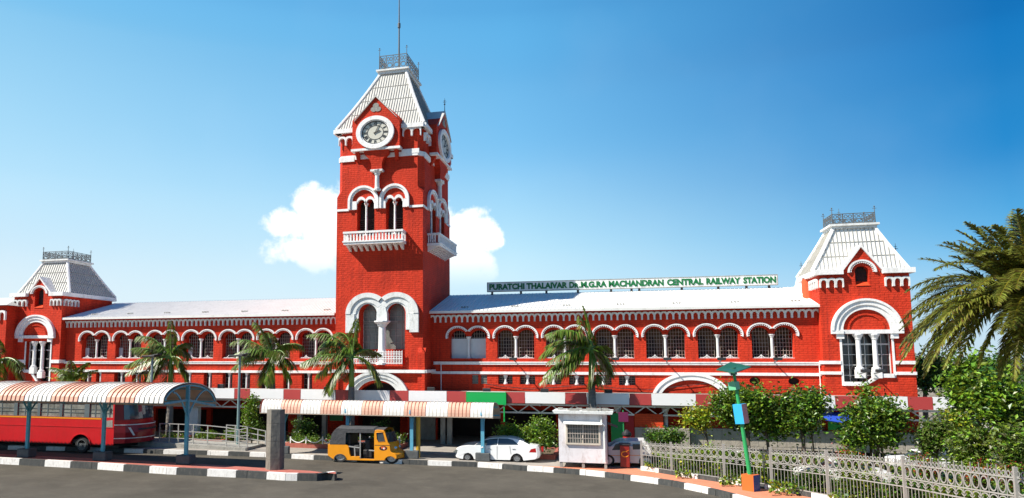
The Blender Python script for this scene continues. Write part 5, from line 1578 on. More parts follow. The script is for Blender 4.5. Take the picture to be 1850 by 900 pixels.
# ------------------------------------------------------------------ city bus
def bus():
    V = 39.2; w = 3.6; s_ = 6.428
    Tz = lambda y, x=150: Z(y, V, x)
    ub = U(206, V, 770); ua = U(-330, V, 770)
    root = thing('city_bus', ((ua+ub)/2, V+w/2, 0), 'red city bus with yellow stripe standing behind the barrel roofed shelter', 'bus')
    zbot, zst0, zst1, zw0, zw1, ztp = Tz(803), Tz(757.3), Tz(754.7), Tz(753.5), Tz(728), 3.42
    whl, wr = W(146, 800, V)[0], .52
    M = FM(V)
    arch = arc(whl, wr+.02, wr*1.42, wr*1.25, 0, PI, 16)
    rearw = whl - 9.2
    arch2 = arc(rearw, wr+.02, wr*1.42, wr*1.25, 0, PI, 16)
    # windows of the near side
    wpx = [(-250,-215),(-195,-150),(-135,-85),(-70,-15),(-10,25.5),(32,68),(73,108),(113,153),(162,182),(191,204.5)]
    wh = [[(U(a,V,740), zw0), (U(c,V,740), zw0), (U(c,V,740), zw1), (U(a,V,740), zw1)] for a, c in wpx]
    out = [(ua, zbot), (rearw-wr*1.42, zbot)] + arch2[::-1] + [(rearw+wr*1.42, zbot), (whl-wr*1.42, zbot)] + arch[::-1] + [(whl+wr*1.42, zbot), (ub, zbot), (ub, ztp-.15), (ua, ztp-.15)]
    sd = MB(); sd.plate(M, out, wh, 0, -.08)
    sd.plate(FM(V+w-.08), [(ua, zbot), (ub, zbot), (ub, ztp-.15), (ua, ztp-.15)], wh, 0, -.08)
    sd.box(ua, ua+.08, V+.081, V+w-.081, zbot, ztp-.15)
    sd.build('side_panel', busred, root)
    rf = MB(); nr = 8
    for k in range(nr):
        a0, a1 = PI*k/nr, PI*(k+1)/nr
        y0, y1 = V+w/2-math.cos(a0)*w/2, V+w/2-math.cos(a1)*w/2; z0, z1 = ztp-.15+.2*math.sin(a0), ztp-.15+.2*math.sin(a1)
        rf.add([(ua, y0, z0), (ub+.3, y0, z0), (ub+.3, y1, z1), (ua, y1, z1)], [(0,1,2,3)])
    rf.build('roof', busred, root)
    MB().plate(M, [(ua, zst0), (U(183,V,755), zst0), (U(183,V,755), zst1), (ua, zst1)], (), .012, .001).build('side_stripe', busyel, root)
    MB().plate(M, [(ua, Tz(771.8)), (ub, Tz(771.8)), (ub, Tz(770.8)), (ua, Tz(770.8))], (), .02, .001).build('side_moulding', busred, root)
    bd = MB().plate(M, [(ua, zw0-.02), (U(188,V,740), zw0-.02), (U(188,V,740), ztp-.2), (ua, ztp-.2)], wh[:-1], .015, .001)
    bd.build('window_band', busgrey, root)
    for h in wh:
        h_ = MB().plate(M, [(h[0][0]-.01, h[0][1]-.01), (h[1][0]+.01, h[1][1]-.01), (h[2][0]+.01, h[2][1]+.01), (h[3][0]-.01, h[3][1]+.01)], (), -.05, -.06).build('window', busglass, root)
        m = MB(); wd = h[1][0]-h[0][0]
        for q in ((.36,) if wd > 1 else (.5,)): m.box(h[0][0]+wd*q-.03, h[0][0]+wd*q+.03, V+.03, V+.05, zw0, zw1)
        for q in (.3, .55): m.box(h[0][0], h[1][0], V+.025, V+.04, zw0+(zw1-zw0)*q-.012, zw0+(zw1-zw0)*q+.012)
        m.build('window_bar', busgrey, h_)
    # grey ventilation hatch by the driver
    MB().plate(M, trace([(80,388),(150,380),(152,474),(75,474)], 6.428, 180, 700, V), (), .01, .0).build('hatch', concrete, root)
    MB().plate(M, trace([(118,250),(142,246),(140,300),(118,303)], 6.428, 180, 700, V-.3), (), .32, .28).build('wing_mirror', black, root)
    # arch lip
    for cx_ in (whl, rearw):
        MB().band(M, cx_, wr+.02, wr*1.52, wr*1.36, wr*1.42, wr*1.25, 0, PI, 18, .05, .001).build('wheel_arch', busred, root)
        MB().plate(M, arc(cx_, wr+.02, wr*1.5, wr*1.35, 0, PI, 16), (), -.75, -.8).build('wheel_well', black, root)
        wheel(root, cx_, wr, V+.06, .3, wr*.98, wr, 0, iron); wheel(root, cx_, wr, V+w-.42, .3, wr*.98, wr, 0, black)
    # rounded front end, lofted in plan
    def plan(z, bul, inx=0.0):
        pts = []
        nn = 12
        for q in range(nn+1):
            t = q/nn; y = V + w*t
            x = ub + bul*(math.sin(PI*t)**.55)
            pts.append((x-inx, y, z))
        return pts
    def strip(z0, z1, b0, b1, name, m, off=0.0, i0=0, i1=12, r=root):
        mb = MB(); A_, B_ = plan(z0, b0), plan(z1, b1)
        for q in range(i0, i1):
            mb.add([(A_[q][0]+off, A_[q][1], z0), (A_[q+1][0]+off, A_[q+1][1], z0), (B_[q+1][0]+off, B_[q+1][1], z1), (B_[q][0]+off, B_[q][1], z1)], [(0,1,2,3)])
        return mb.build(name, m, r, smooth=True)
    zz = lambda y: Tz(y, 240)
    z_a, z_b, z_c, z_d, z_e = zz(803)-.0, zz(783), zz(770), zz(760.5), zz(730)
    strip(z_a, z_b, 1.2, 1.35, 'front_bumper', busdark)
    strip(z_b, z_c, 1.35, 1.25, 'front_panel', busdark)
    strip(z_c, z_d, 1.05, 1.05, 'front_panel', busred)
    strip(z_d, ztp+.0, .98, .72, 'front_pillar', busdark)
    strip(z_d+.04, z_e+.15, .98, .78, 'windscreen', wind, .03, 1, 12)
    strip(z_c-.0, z_c+.06, 1.28, 1.28, 'chrome_trim', white, .01)
    strip(zz(794.5), zz(793), 1.31, 1.32, 'chrome_trim', white, .01)
    cap = MB(); A_, B_ = plan(z_c, 1.25), plan(z_c, 1.05)
    for q in range(12): cap.add([A_[q], A_[q+1], B_[q+1], B_[q]], [(0,1,2,3)])
    A_ = plan(z_a, 1.2); cap.add([(ub-.3, V, z_a)]+A_+[(ub-.3, V+w, z_a)], [tuple(range(15))]); cap.build('front_ledge', busred, root)
    dm = MB(); A_, B_ = plan(ztp+.0, .72), [(ub, V+w*q/12, ztp-.15+.2*math.sin(PI*q/12)) for q in range(13)]
    for q in range(12): dm.add([A_[q], A_[q+1], B_[q+1], B_[q]], [(0,1,2,3)])
    dm.build('front_dome', busred, root)
    # grille slot and slanted lamp patch
    strip(zz(779.5), zz(776.5), 1.36, 1.33, 'grille', black, .012, 3, 12)
    A0 = plan(0, 1.34)
    lp = MB(); 
    def onface(x, y):
        # pixel on the rounded front -> nearest plan vertex by screen x
        best = min(A0, key=lambda p: abs((lambda q: q)(scrx(p)) - x)); return best
    def scrx(p):
        d = Vector((p[0], p[1], 0)); fwd = Vector((-math.sin(A), math.cos(A), 0)); rt = Vector((math.cos(A), math.sin(A), 0))
        return CX + FPX/math.cos(PT)*d.dot(rt)/d.dot(fwd)*1.0
    P1 = A0[1]; P2 = A0[2]; P3 = A0[3]
    def mixp(p, q, t): return Vector(p)*(1-t)+Vector(q)*t
    a1, a2 = mixp(P1, P2, .3), mixp(P2, P3, .4)
    zA, zB = zz(774), zz(789)
    lp.add([(a1.x+.03, a1.y-.02, zA), (a1.x+.14, a1.y+.1, zA), (a2.x+.05, a2.y, zB), (a2.x-.02, a2.y-.1, zB)], [(0,1,2,3)])
    lp.build('headlamp', white, root)
    # wipers, seats and bars seen inside
    ins = MB()
    u = ua+1
    while u < ub-1.5:
        ins.box(u, u+.5, V+.4, V+1.5, 1.2, 2.3); ins.box(u, u+.5, V+w-1.5, V+w-.4, 1.2, 2.3); u += 1.15
    ins.build('seat', black, root)
    MB().box(ua+.1, ub-.1, V+.1, V+w-.1, zbot+.05, zbot+.3).build('floor', black, root)
    hb = MB(); hb.box(whl+1.1, ub, V+.5, V+w-.5, .35, zbot+.05).box(rearw-2, whl-1.3, V+.8, V+w-.8, .4, zbot+.05)
    hb.build('underframe', black, root)
bus()

# ------------------------------------------------------------------ guard booth
def booth():
    V = G(1050, 846, .244)[1]
    f = lambda x, y: W(x, y, V)
    a, c = U(1009.5, V, 790), U(1096.5, V, 790)
    zt_, zb = Z(748, V, 1050), Z(836, V, 1050)
    dp = 1.9
    root = thing('guard_booth', ((a+c)/2, V+dp/2, .244), 'weathered white guard booth on short legs with a barred window', 'booth')
    wz0, wz1 = Z(800.5, V, 1050), Z(766, V, 1050); wa, wc = U(1025.5, V, 785), U(1081.5, V, 785)
    bo = MB().plate(FM(V), [(a, zb), (c, zb), (c, zt_), (a, zt_)], [[(wa, wz0), (wc, wz0), (wc, wz1), (wa, wz1)]], 0, -.06)
    bo.box(a, a+.06, V+.061, V+dp, zb, zt_).box(c-.06, c, V+.061, V+dp, zb, zt_).box(a+.061, c-.061, V+dp-.06, V+dp, zb, zt_).box(a+.061, c-.061, V+.061, V+dp-.061, zb, zb+.06)
    bo.build('wall', mat('booth_paint', (0.74, 0.70, 0.71), .6, .08, 1.3, dirt_or_refl=(.42,.34,.3), dirt_or_refl_amt=.7, bump=.01, bscale=6), root)
    rf = MB(); zr = zt_-.12
    rf.add([(a-.2, V-.28, zt_+.02), (c+.3, V-.28, zt_+.02), (c+.35, V+dp+.25, zr+.12), (a-.3, V+dp+.25, zr+.12), (a-.3, V-.28, zt_+.16), (c+.35, V-.28, zt_+.16), (c+.35, V+dp+.25, zr+.24), (a-.3, V+dp+.25, zr+.24)],
           [(0,3,2,1), (4,5,6,7), (0,1,5,4), (1,2,6,5), (2,3,7,6), (3,0,4,7)])
    rfo = rf.build('roof', white_dirty, root)
    rub = MB(); random.seed(3)
    for _ in range(26):
        x = random.uniform(a-.2, c+.1); y = V + random.uniform(-.1, .9); z = zt_+.13; s = random.uniform(.1, .3)
        rub.box(x, x+s*1.6, y, y+s, z, z+random.uniform(.04, .14))
    rub.build('roof_rubble', concrete, rfo)
    win = MB().box(wa, wc, V+.05, V+.07, wz0, wz1).build('window', glassg, root)
    fr_ = MB()
    for q in ((wa-.1, wc+.1, wz1, wz1+.08), (wa-.1, wc+.1, wz0-.08, wz0), (wa-.09, wa, wz0, wz1), (wc, wc+.09, wz0, wz1)): fr_.box(q[0], q[1], V-.1, V-.001, q[2], q[3])
    fr_.box((wa+wc)/2-.05, (wa+wc)/2+.05, V-.06, V+.04, wz0, wz1)
    fr_.build('window_frame', mat('cream_frame', (.6,.52,.42), .6, .1, 2), win)
    gr = MB()
    for k in range(1, 12): x = wa+(wc-wa)*k/12; gr.box(x-.014, x+.014, V-.09, V-.07, wz0, wz1)
    for k in (1, 2, 3): z = wz0+(wz1-wz0)*k/4; gr.box(wa, wc, V-.095, V-.07, z-.014, z+.014)
    gr.build('grille', grillem, win)
    MB().add([(wa-.2, V-.3, wz1+.02), (wc+.2, V-.3, wz1+.02), (wc+.2, V-.001, wz1+.16), (wa-.2, V-.001, wz1+.16), (wa-.2, V-.3, wz1-.01), (wc+.2, V-.3, wz1-.01), (wc+.2, V-.001, wz1+.1), (wa-.2, V-.001, wz1+.1)], [(0,1,2,3), (7,6,5,4), (0,4,5,1), (0,3,7,4), (1,5,6,2)]).build('window_hood', white_dirty, win)
    for x in (a+.1, (a+c)/2, c-.1):
        for y in (V+.1, V+dp-.1): MB().box(x-.07, x+.07, y-.07, y+.07, .244, zb).build('leg', concrete, root)
    MB().tube([(c-.25, V-.09, zt_-.1), (c-.25, V-.09, zt_-.45), (c-.12, V-.09, zt_-.6), (c-.12, V-.09, zb+.1)], .06, 8).build('downpipe', white_dirty, root)
    dr = MB().box(c+.001, c+.03, V+.7, V+1.9, zb+.1, zt_-.3).build('door', black, root)
    MB().add([(c+.002, V+.6, zt_-.55), (c+.55, V+.6, zt_-.75), (c+.55, V+2.0, zt_-.75), (c+.002, V+2.0, zt_-.55)], [(0,1,2,3)]).build('door_hood', mat('rust_sheet', (.3,.13,.07), .8, .3, 3), root)
booth()
# dark red waste bin and red letter box beside it
V = G(1129, 846.5, .244)[1]
a, c = U(1120.5, V, 830), U(1138, V, 830)
rb = thing('litter_bin', ((a+c)/2, V, .244), 'dark red upright bin standing between the booth and the white taxi', 'bin')
bz = Z(805, V, 1129)
MB().box(a, c, V, V+.6, .3, bz).build('body', mat('bin_red', (.22,.015,.01), .35, .3, 2), rb, bevel=.03)
MB().box(a-.05, c+.05, V-.04, V+.64, bz+.001, bz+.08).build('lid', black, rb, bevel=.02)
MB().box(a+.05, c-.05, V+.04, V+.5, .244, .299).build('base', black, rb)
M = FM(V); u = (a+c)/2; z = bz-.45
em = MB(); em.band(M, u, z, .2, .16, .15, .12, PI*.3, PI*1.9, 14, .012, .0); em.bar((u-.18, V-.006, z+.05), (u+.2, V-.006, z+.2), .04, .012)
em.build('emblem', busyel, rb)
V = 43.4; u, z = W(1132, 778, V)
lb = thing('letter_box', (u, V, .24), 'black capped red pillar box behind the roof of the white taxi', 'letter box')
MB().lathe((u, V, .24), [(.26,0),(.26,.3),(.21,.35),(.21,1.35)], 14).build('body', mat('postbox_red', (.4,.01,.01), .4, .1, 2), lb, smooth=False)
MB().lathe((u, V, 1.595), [(.24,0),(.27,.08),(.25,.18),(.12,.3),(.04,.36)], 14).build('cap', black, lb)

# ------------------------------------------------------------------ leaning solar lamp
V = G(1357, 886, .245)[1]
def LP(x, y, v=V): u, z = W(x, y, v); return Vector((u, v, z))
root = thing('solar_lamp', tuple(LP(1357, 884)), 'leaning green solar lamp post with blue, pink and orange boxes on the footpath', 'street lamp')
zb = .245
gmat = mat('lamp_green', (0.03, 0.33, 0.10), .4, .1, 2); mint = mat('mint_green', (.15,.5,.28), .4, .05, 2); dgreen = mat('panel_dark_green', (.02,.10,.05), .35, .3, 2)
def rbox(mb, c, hx, hy, hz, yaw, tilt=None, mis=(0,0,0)):
    """box turned about the vertical; faces: mis = material of (x faces, y faces, others)"""
    m = Matrix.Rotation(yaw, 3, 'Z')
    if tilt is not None: m = tilt @ m
    vs = [Vector(c) + m @ Vector((sx*hx, sy*hy, sz*hz)) for sz in (-1, 1) for sx, sy in ((-1,-1),(1,-1),(1,1),(-1,1))]
    for f, mi in (((0,3,2,1), mis[2]), ((4,5,6,7), mis[2]), ((0,1,5,4), mis[1]), ((1,2,6,5), mis[0]), ((2,3,7,6), mis[1]), ((3,0,4,7), mis[0])): mb.add(vs, [f], mi)
bs_, tp_ = LP(1357, 872), LP(1325, 668)
tiltm = Vector((0,0,1)).rotation_difference((tp_-bs_).normalized()).to_matrix()
MB().tube([bs_, tp_], [.10, .065], 10).build('pole', gmat, root)
c0 = LP(1356.5, 871); hz_ = (LP(1356,857).z - LP(1356,886).z)/2
mb = MB(); rbox(mb, (c0.x, c0.y, zb+hz_), .27, .27, hz_, R(-38), None, (1, 0, 0)); mb.build('base_box', [mat('box_orange', (.62,.13,.02), .5, .05, 2), mat('box_blue', (.02,.06,.33), .5, .05, 2)], root, bevel=.01)
c1 = LP(1338.5, 747.5); mb = MB(); rbox(mb, c1, .21, .21, .43, R(-38), tiltm, (1, 0, 0)); mb.build('light_box', [mat('box_cyan', (.03,.38,.72), .5, .05, 2), mat('box_pink', (.62,.28,.30), .5, .05, 2)], root)
c2 = LP(1326, 697); mb = MB(); rbox(mb, c2, .17, .17, .18, R(-38), tiltm, (0, 0, 0)); mb.build('battery_box', mint, root)
c3 = LP(1325, 671); mb = MB(); rbox(mb, c3, .1, .1, .16, R(-38), tiltm); mb.build('lamp_head', dgreen, root)
pn = MB(); p0, p1, p2, p3 = LP(1294, 669.5, V-.4), LP(1320, 656, V+.8), LP(1357, 664, V+.5), LP(1327, 675, V-.9)
up = Vector((0,0,.05)); pn.add([p0, p3, p2, p1, p0+up, p3+up, p2+up, p1+up], [(3,2,1,0), (4,5,6,7), (0,1,5,4), (1,2,6,5), (2,3,7,6), (3,0,4,7)])
pn.build('solar_panel', dgreen, root)

# ------------------------------------------------------------------ pale iron garden fence
def fence():
    pts = [(1160,798,849),(1214,801,858.5),(1310,804.5,872),(1396,811,885),(1499,816,905),(1641,827,938),(1850,848,992),(2000,863,1040)]
    P = []
    for x, yt, yb in pts:
        ybk = np.interp(x, [q[0] for q in fkpx], [q[1] for q in fkpx]) if x < 1860 else 1000+(x-1860)*.25
        u, v = G(x, ybk, .244); v += .12
        z = Z(yt, v, x); P.append((u, v, z))
    root = thing('garden_fence', (P[3][0], P[3][1], .44), 'long pale iron garden fence with rings and scrolls along the footpath', 'fence')
    for i, (p, q) in enumerate(zip(P, P[1:])):
        p_, q_ = Vector((p[0], p[1])), Vector((q[0], q[1])); d = q_-p_; L = d.length; dn = d/L; nn = Vector((dn.y, -dn.x))
        M = lambda s, t, o: (p[0]+dn.x*s+nn.x*o, p[1]+dn.y*s+nn.y*o, .44 + t*((p[2]*(1-s/L)+q[2]*s/L)-.44))
        mb = MB()
        for t in (.015, .47, .63, .88): mb.fbox(M, 0, L, t-.010, t+.010, .018, -.018)
        n = max(2, int(L/.30)); w = L/n
        for k in range(n):
            s = (k+.5)*w
            mb.band(M, s, .755, w*.44, .108, w*.36, .090, 0, 2*PI, 14, .012, -.012)
            mb.band(M, s-w*.24, .93, w*.2, .045, w*.14, .032, 0, 2*PI, 8, .01, -.01)
            mb.band(M, s+w*.24, .93, w*.2, .045, w*.14, .032, 0, 2*PI, 8, .01, -.01)
            mb.band(M, s, .55, w*.46, .062, w*.38, .048, 0, PI, 8, .01, -.01)
            mb.band(M, s+w*.5, .55, w*.3, .045, w*.23, .033, PI, 2*PI, 8, .01, -.01)
            mb.fbox(M, k*w-.009, k*w+.009, .015, 1.04, .012, -.012)
            mb.fbox(M, s-.008, s+.008, .015, .47, .010, -.010)
        mb.build('fence_panel', fencew, root)
    for p in P[:-1]:
        MB().box(p[0]-.055, p[0]+.055, p[1]-.055, p[1]+.055, .40, p[2]+.06).build('fence_post', fencew, root)
fence()
# second iron railing deeper inside the garden
def rear_rail():
    V = 41.0; a, c = U(1440, V, 800), U(1545, V, 800); z1_ = Z(811, V, 1500)
    root = thing('inner_railing', ((a+c)/2, V, .33), 'short pale railing standing behind the fence among the shrubs', 'fence')
    mb = MB(); u = a
    while u < c: mb.box(u-.02, u+.02, V-.02, V+.02, .33, z1_+.1); u += .33
    for z in (.5, z1_-.25, z1_): mb.box(a, c, V-.025, V+.025, z-.025, z+.025)
    mb.build('railing_panel', fencew, root)
rear_rail()

# ------------------------------------------------------------------ ramp with steel rails, garden beds, chain posts
V = 42.5
def ramp():
    Vr = 42.0
    root = thing('ramp_railing', (U(400, Vr, 790), Vr, .24), 'bright steel handrail of the access ramp behind the lamp post', 'railing')
    xs = [288, 303, 322, 349, 375, 409, 438, 444]
    def topy(x): return 765.5 if x < 409 else 765.5 + (x-409)*.20
    pts = [(288,765.5,804),(306,765.5,804),(322,766,804),(349,766.5,805),(375,768,805.5),(409,771,807),(432,775,808),(447,771,809)]
    mb = MB()
    Pp = [(U(x, Vr-(x-288)*.004, 790), Vr-(x-288)*.004, Z(yt, Vr, x), Z(yb, Vr, x)) for x, yt, yb in pts]
    for p in Pp: MB().bar((p[0], p[1], .45), (p[0], p[1], p[2]+.03), .06).build('baluster', steel, root)
    for k in (0, .33, .66, 1):
        for p, q in zip(Pp, Pp[1:]):
            mb.bar((p[0], p[1], p[3]+(p[2]-p[3])*k), (q[0], q[1], q[3]+(q[2]-q[3])*k), .05)
    mb.build('rail', steel, root)
    r2 = thing('ramp_railing', (U(445, 43, 790), 43, .24), 'second steel handrail of the ramp sloping down towards the concrete pillar', 'railing')
    pts = [(409,768,803),(425,769,804),(446,771,806),(466,776,808),(480,779,810)]
    Pp = [(U(x, 43.2, 790), 43.2, Z(yt, 43.2, x), Z(yb, 43.2, x)) for x, yt, yb in pts]
    for p in Pp: MB().bar((p[0], p[1], .4), (p[0], p[1], p[2]+.03), .06).build('baluster', steel, r2)
    mb = MB()
    for k in (0, .4, .7, 1):
        for p, q in zip(Pp, Pp[1:]): mb.bar((p[0], p[1], p[3]+(p[2]-p[3])*k), (q[0], q[1], q[3]+(q[2]-q[3])*k), .05)
    mb.build('rail', steel, r2)
    a, c = U(200, 42, 805), U(445, 41.4, 805)
    rp = MB(); z0 = .5
    rp.add([(a, 41.7, .2), (c, 41.3, .2), (c, 43.6, .2), (a, 43.6, .2), (a, 41.7, .62), (c, 41.3, .42), (c, 43.6, .42), (a, 43.6, .62)], [(0,3,2,1),(4,5,6,7),(0,1,5,4),(1,2,6,5),(2,3,7,6),(3,0,4,7)])
    structure(rp.build('ramp', concrete))
ramp()
def bed(xa_, xb_, V0, V1, zt_, name='planter_edge'):
    a, c = U(xa_, V0, 810), U(xb_, V0, 810)
    b_ = MB().box(a, c, V0, V0+.18, .2, zt_); b_.box(a, c, V1-.18, V1, .2, zt_); b_.box(a, a+.18, V0+.18, V1-.18, .2, zt_); b_.box(c-.18, c, V0+.18, V1-.18, .2, zt_)
    structure(b_.build(name, pave_red)); s_ = MB().box(a+.18, c-.18, V0+.18, V1-.18, .2, zt_-.08); structure(s_.build('garden_soil', soil))
bed(512, 716, 43.6, 46.2, .52); bed(925, 1003, 42.4, 46, .5); bed(286, 400, 43.8, 46, .55)
def chain():
    root = thing('chain_fence', (U(560, 43.7, 800), 43.7, .5), 'low white chain fence looped between short posts along the flower bed', 'fence')
    xs = [525, 553, 583, 600, 640, 668, 696, 722]
    V = 43.68
    prev = None
    ch = MB()
    for x in xs:
        u = U(x, V, 795); z = Z(789, V, x)
        MB().bar((u, V, .5), (u, V, z), .07).build('post', white, root)
        if prev:
            n = 8
            pts = []
            for k in range(n+1):
                t = k/n; pts.append((prev[0]+(u-prev[0])*t, V, prev[1]+(z-prev[1])*t - .1 - .28*4*t*(1-t)))
            ch.tube(pts, .035, 6)
        prev = (u, z)
    ch.build('chain', white, root)
chain()

# ------------------------------------------------------------------ vegetation
def leaf_cloud(clumps, n, size, rng, flat=.6, droop=0.2, aspect=.55):
    """n leaves spread through the clumps' volume, denser near the skin; returns verts, faces"""
    cl_ = np.array([[c[0], c[1], c[2], c[3], c[4], c[5]] for c in clumps], float)
    vol = cl_[:,3]*cl_[:,4]*cl_[:,5]; pr_ = vol**.75; pr_ /= pr_.sum()
    idx = rng.choice(len(cl_), n, p=pr_)
    d = rng.normal(size=(n,3)); d /= np.linalg.norm(d, axis=1)[:,None]
    r = rng.random(n)**.38 * rng.uniform(.78, 1.14, n)
    c = cl_[idx,:3] + d*r[:,None]*cl_[idx,3:6]
    # twigs: pull leaves into small bunches
    nb = max(8, n//9)
    seeds = c[rng.choice(n, nb)]
    g_ = seeds[rng.integers(0, nb, n)]
    near = rng.random(n) < .55
    c = np.where(near[:,None], g_ + rng.normal(scale=size*1.5, size=(n,3)), c)
    nrm_ = rng.normal(size=(n,3)); nrm_[:,2] = np.abs(nrm_[:,2])+flat; nrm_ += d*.6
    nrm_ /= np.linalg.norm(nrm_, axis=1)[:,None]
    a = np.cross(nrm_, rng.normal(size=(n,3))); a /= np.linalg.norm(a, axis=1)[:,None]
    a[:,2] -= droop; a /= np.linalg.norm(a, axis=1)[:,None]
    b_ = np.cross(nrm_, a); b_ /= np.linalg.norm(b_, axis=1)[:,None]
    s = size*rng.uniform(.6, 1.35, n)[:,None]
    fold = np.cross(a, b_)*s*.12
    v = np.stack([c - a*s*.5, c + b_*s*aspect*.5 + fold, c + a*s*.5, c - b_*s*aspect*.5 + fold], 1).reshape(-1,3)
    return v
def leaves_obj(name, v, mats_, parent, rng, split=None):
    n = len(v)//4
    me = bpy.data.meshes.new(name)
    off = np.array(world_off(parent)) if parent is not None else np.zeros(3)
    f = np.arange(n*4).reshape(n,4)
    me.from_pydata((v-off).tolist(), [], f.tolist())
    for m in mats_: me.materials.append(m)
    if len(mats_) > 1:
        mi = rng.choice(len(mats_), n, p=split)
        me.polygons.foreach_set('material_index', mi.astype(np.int32))
    me.update()
    o = bpy.data.objects.new(name, me); col.objects.link(o)
    if parent is not None: o.parent = parent
    return o
def plant(name, cat, label, x0, x1, y0, y1, V, kinds, n, size, seed, trunks=(), stems=0, depth=1.0, group=None, lumps=9, shape='round', zbase=.33, split=None):
    """shrub or tree whose crown fills the photo box (x0..x1, y0..y1) at depth V"""
    rng = np.random.default_rng(seed)
    xm, ym = (x0+x1)/2, (y0+y1)/2
    ua_, ub_ = U(x0, V, ym), U(x1, V, ym); za, zb_ = Z(y1, V, xm), Z(y0, V, xm)
    za = max(za, zbase+.02)
    cu, cz = (ua_+ub_)/2, (za+zb_)/2; ru, rz = (ub_-ua_)/2, (zb_-za)/2
    root = thing(name, (cu, V, zbase), label, cat, group)
    clumps = []
    dy = ru*.62*depth
    for k in range(lumps):
        t = 2*PI*k/lumps + rng.uniform(-.3, .3); q = rng.uniform(.35, .68); zz = rng.uniform(-.62, .62)
        if shape == 'cone': zz = -.7+1.5*k/lumps; q = (1-(zz+.8)/1.9)*.55
        clumps.append((cu+ru*q*math.cos(t), V+dy*q*math.sin(t), cz+rz*zz, ru*rng.uniform(.28, .46), dy*rng.uniform(.35, .5), rz*rng.uniform(.26, .42)))
    if shape != 'cone': clumps.append((cu, V, cz, ru*.55, dy*.6, rz*.6))
    else: clumps.append((cu, V, cz-rz*.35, ru*.7, dy*.7, rz*.55)); clumps.append((cu, V, cz+rz*.3, ru*.3, dy*.3, rz*.6))
    v = leaf_cloud(clumps, int(n*1.7), size*.72, rng)
    keep = (v[:,2].reshape(-1,4).min(1) > zbase) & (rng.random(len(v)//4) < .92)
    v = v.reshape(-1,4,3)[keep].reshape(-1,3)
    leaves_obj('crown' if cat == 'tree' else 'foliage', v, [LEAF[k] for k in kinds], root, rng, split)
    tk = MB()
    tr_ = trunks or [(xm, .07)]
    for (tx, tr0) in tr_:
        u = U(tx, V, (y1+ym)/2)
        top = Vector((cu+(u-cu)*.7, V, cz+rz*.1)); base = Vector((u, V, zbase-.1)); mid_ = base.lerp(top, .5)+Vector((rng.uniform(-.1,.1), 0, 0))
        tk.tube([base, mid_, top], [tr0, tr0*.8, tr0*.45], 7)
        for c in clumps[:7]:
            if rng.random() < .8:
                st = mid_.lerp(top, rng.uniform(.1, .9)); tk.tube([st, Vector(c[:3])*.6+st*.4+Vector((0,0,.1)), Vector(c[:3])], [tr0*.4, tr0*.25, tr0*.1], 5)
    tk.build('trunk' if cat == 'tree' else 'stems', bark, root)
    return root
T = plant
T('garden_tree', 'tree', 'dense rounded green tree behind the leaning green lamp post', 1283, 1425, 688, 806, 39.5, ('mid','bright','dark'), 9000, .27, 1, trunks=((1350,.13),(1390,.09)), split=[.5,.3,.2], lumps=14)
T('young_tree', 'tree', 'thin yellow green young tree left of the large rounded tree', 1236, 1292, 733, 786, 40.0, ('yellow','bright'), 1500, .22, 2, trunks=((1277,.05),), split=[.55,.45])
T('garden_shrub', 'shrub', 'dark low shrub right of the taxi behind the fence end', 1160, 1248, 775, 808, 40.5, ('mid','dark'), 2400, .2, 3, lumps=10, split=[.5,.5])
T('garden_tree', 'tree', 'bushy green tree with bare thin stems in front of the canopy', 1402, 1502, 705, 800, 39.0, ('mid','dark','bright'), 5200, .26, 4, trunks=((1445,.06),(1455,.05),(1468,.05)), split=[.45,.3,.25], lumps=12)
T('garden_tree', 'tree', 'spreading green tree before the right end pavilion window', 1514, 1640, 712, 815, 38.5, ('mid','bright','dark'), 7000, .26, 5, trunks=((1590,.07),(1600,.05),(1575,.05)), split=[.45,.3,.25], lumps=13)
T('young_tree', 'tree', 'slender leafy sapling rising above the spreading tree', 1550, 1582, 692, 745, 39.2, ('bright','mid'), 500, .24, 6, shape='cone')
T('garden_shrub', 'shrub', 'olive shrub between the spreading tree and the tall right trees', 1655, 1722, 752, 830, 38.0, ('grey','mid'), 3200, .22, 7, lumps=11, split=[.5,.5])
T('garden_shrub', 'shrub', 'yellow green shrub beneath the tall trees at the right', 1700, 1768, 738, 800, 38.3, ('yellow','bright','mid'), 2600, .22, 8, split=[.35,.35,.3])
T('tall_tree', 'tree', 'tall broad leaved tree with a dark trunk under the date palm', 1720, 1796, 640, 752, 35.0, ('bright','mid','dark'), 4000, .32, 9, trunks=((1767,.13),), split=[.5,.3,.2], lumps=13)
T('tall_tree', 'tree', 'second tall tree with a straight black trunk near the right edge', 1770, 1834, 676, 765, 33.5, ('bright','mid','dark'), 3300, .32, 10, trunks=((1804,.16),), split=[.45,.35,.2], lumps=13)
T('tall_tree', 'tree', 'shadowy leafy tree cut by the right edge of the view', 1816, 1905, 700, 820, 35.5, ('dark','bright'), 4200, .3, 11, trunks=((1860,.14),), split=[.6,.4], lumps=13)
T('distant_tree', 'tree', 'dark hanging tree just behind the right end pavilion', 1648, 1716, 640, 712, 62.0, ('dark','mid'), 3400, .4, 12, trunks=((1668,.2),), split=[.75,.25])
T('garden_shrub', 'shrub', 'brownish mass of shrubs left of the straight black trunk', 1712, 1808, 775, 850, 34.5, ('grey','bright','mid'), 4200, .22, 13, split=[.4,.3,.3], lumps=12)
T('garden_shrub', 'shrub', 'spiky green shrub in the lower right corner behind the fence', 1800, 1900, 770, 870, 31.5, ('grey','bright','mid'), 3600, .24, 14, split=[.5,.3,.2], lumps=12)
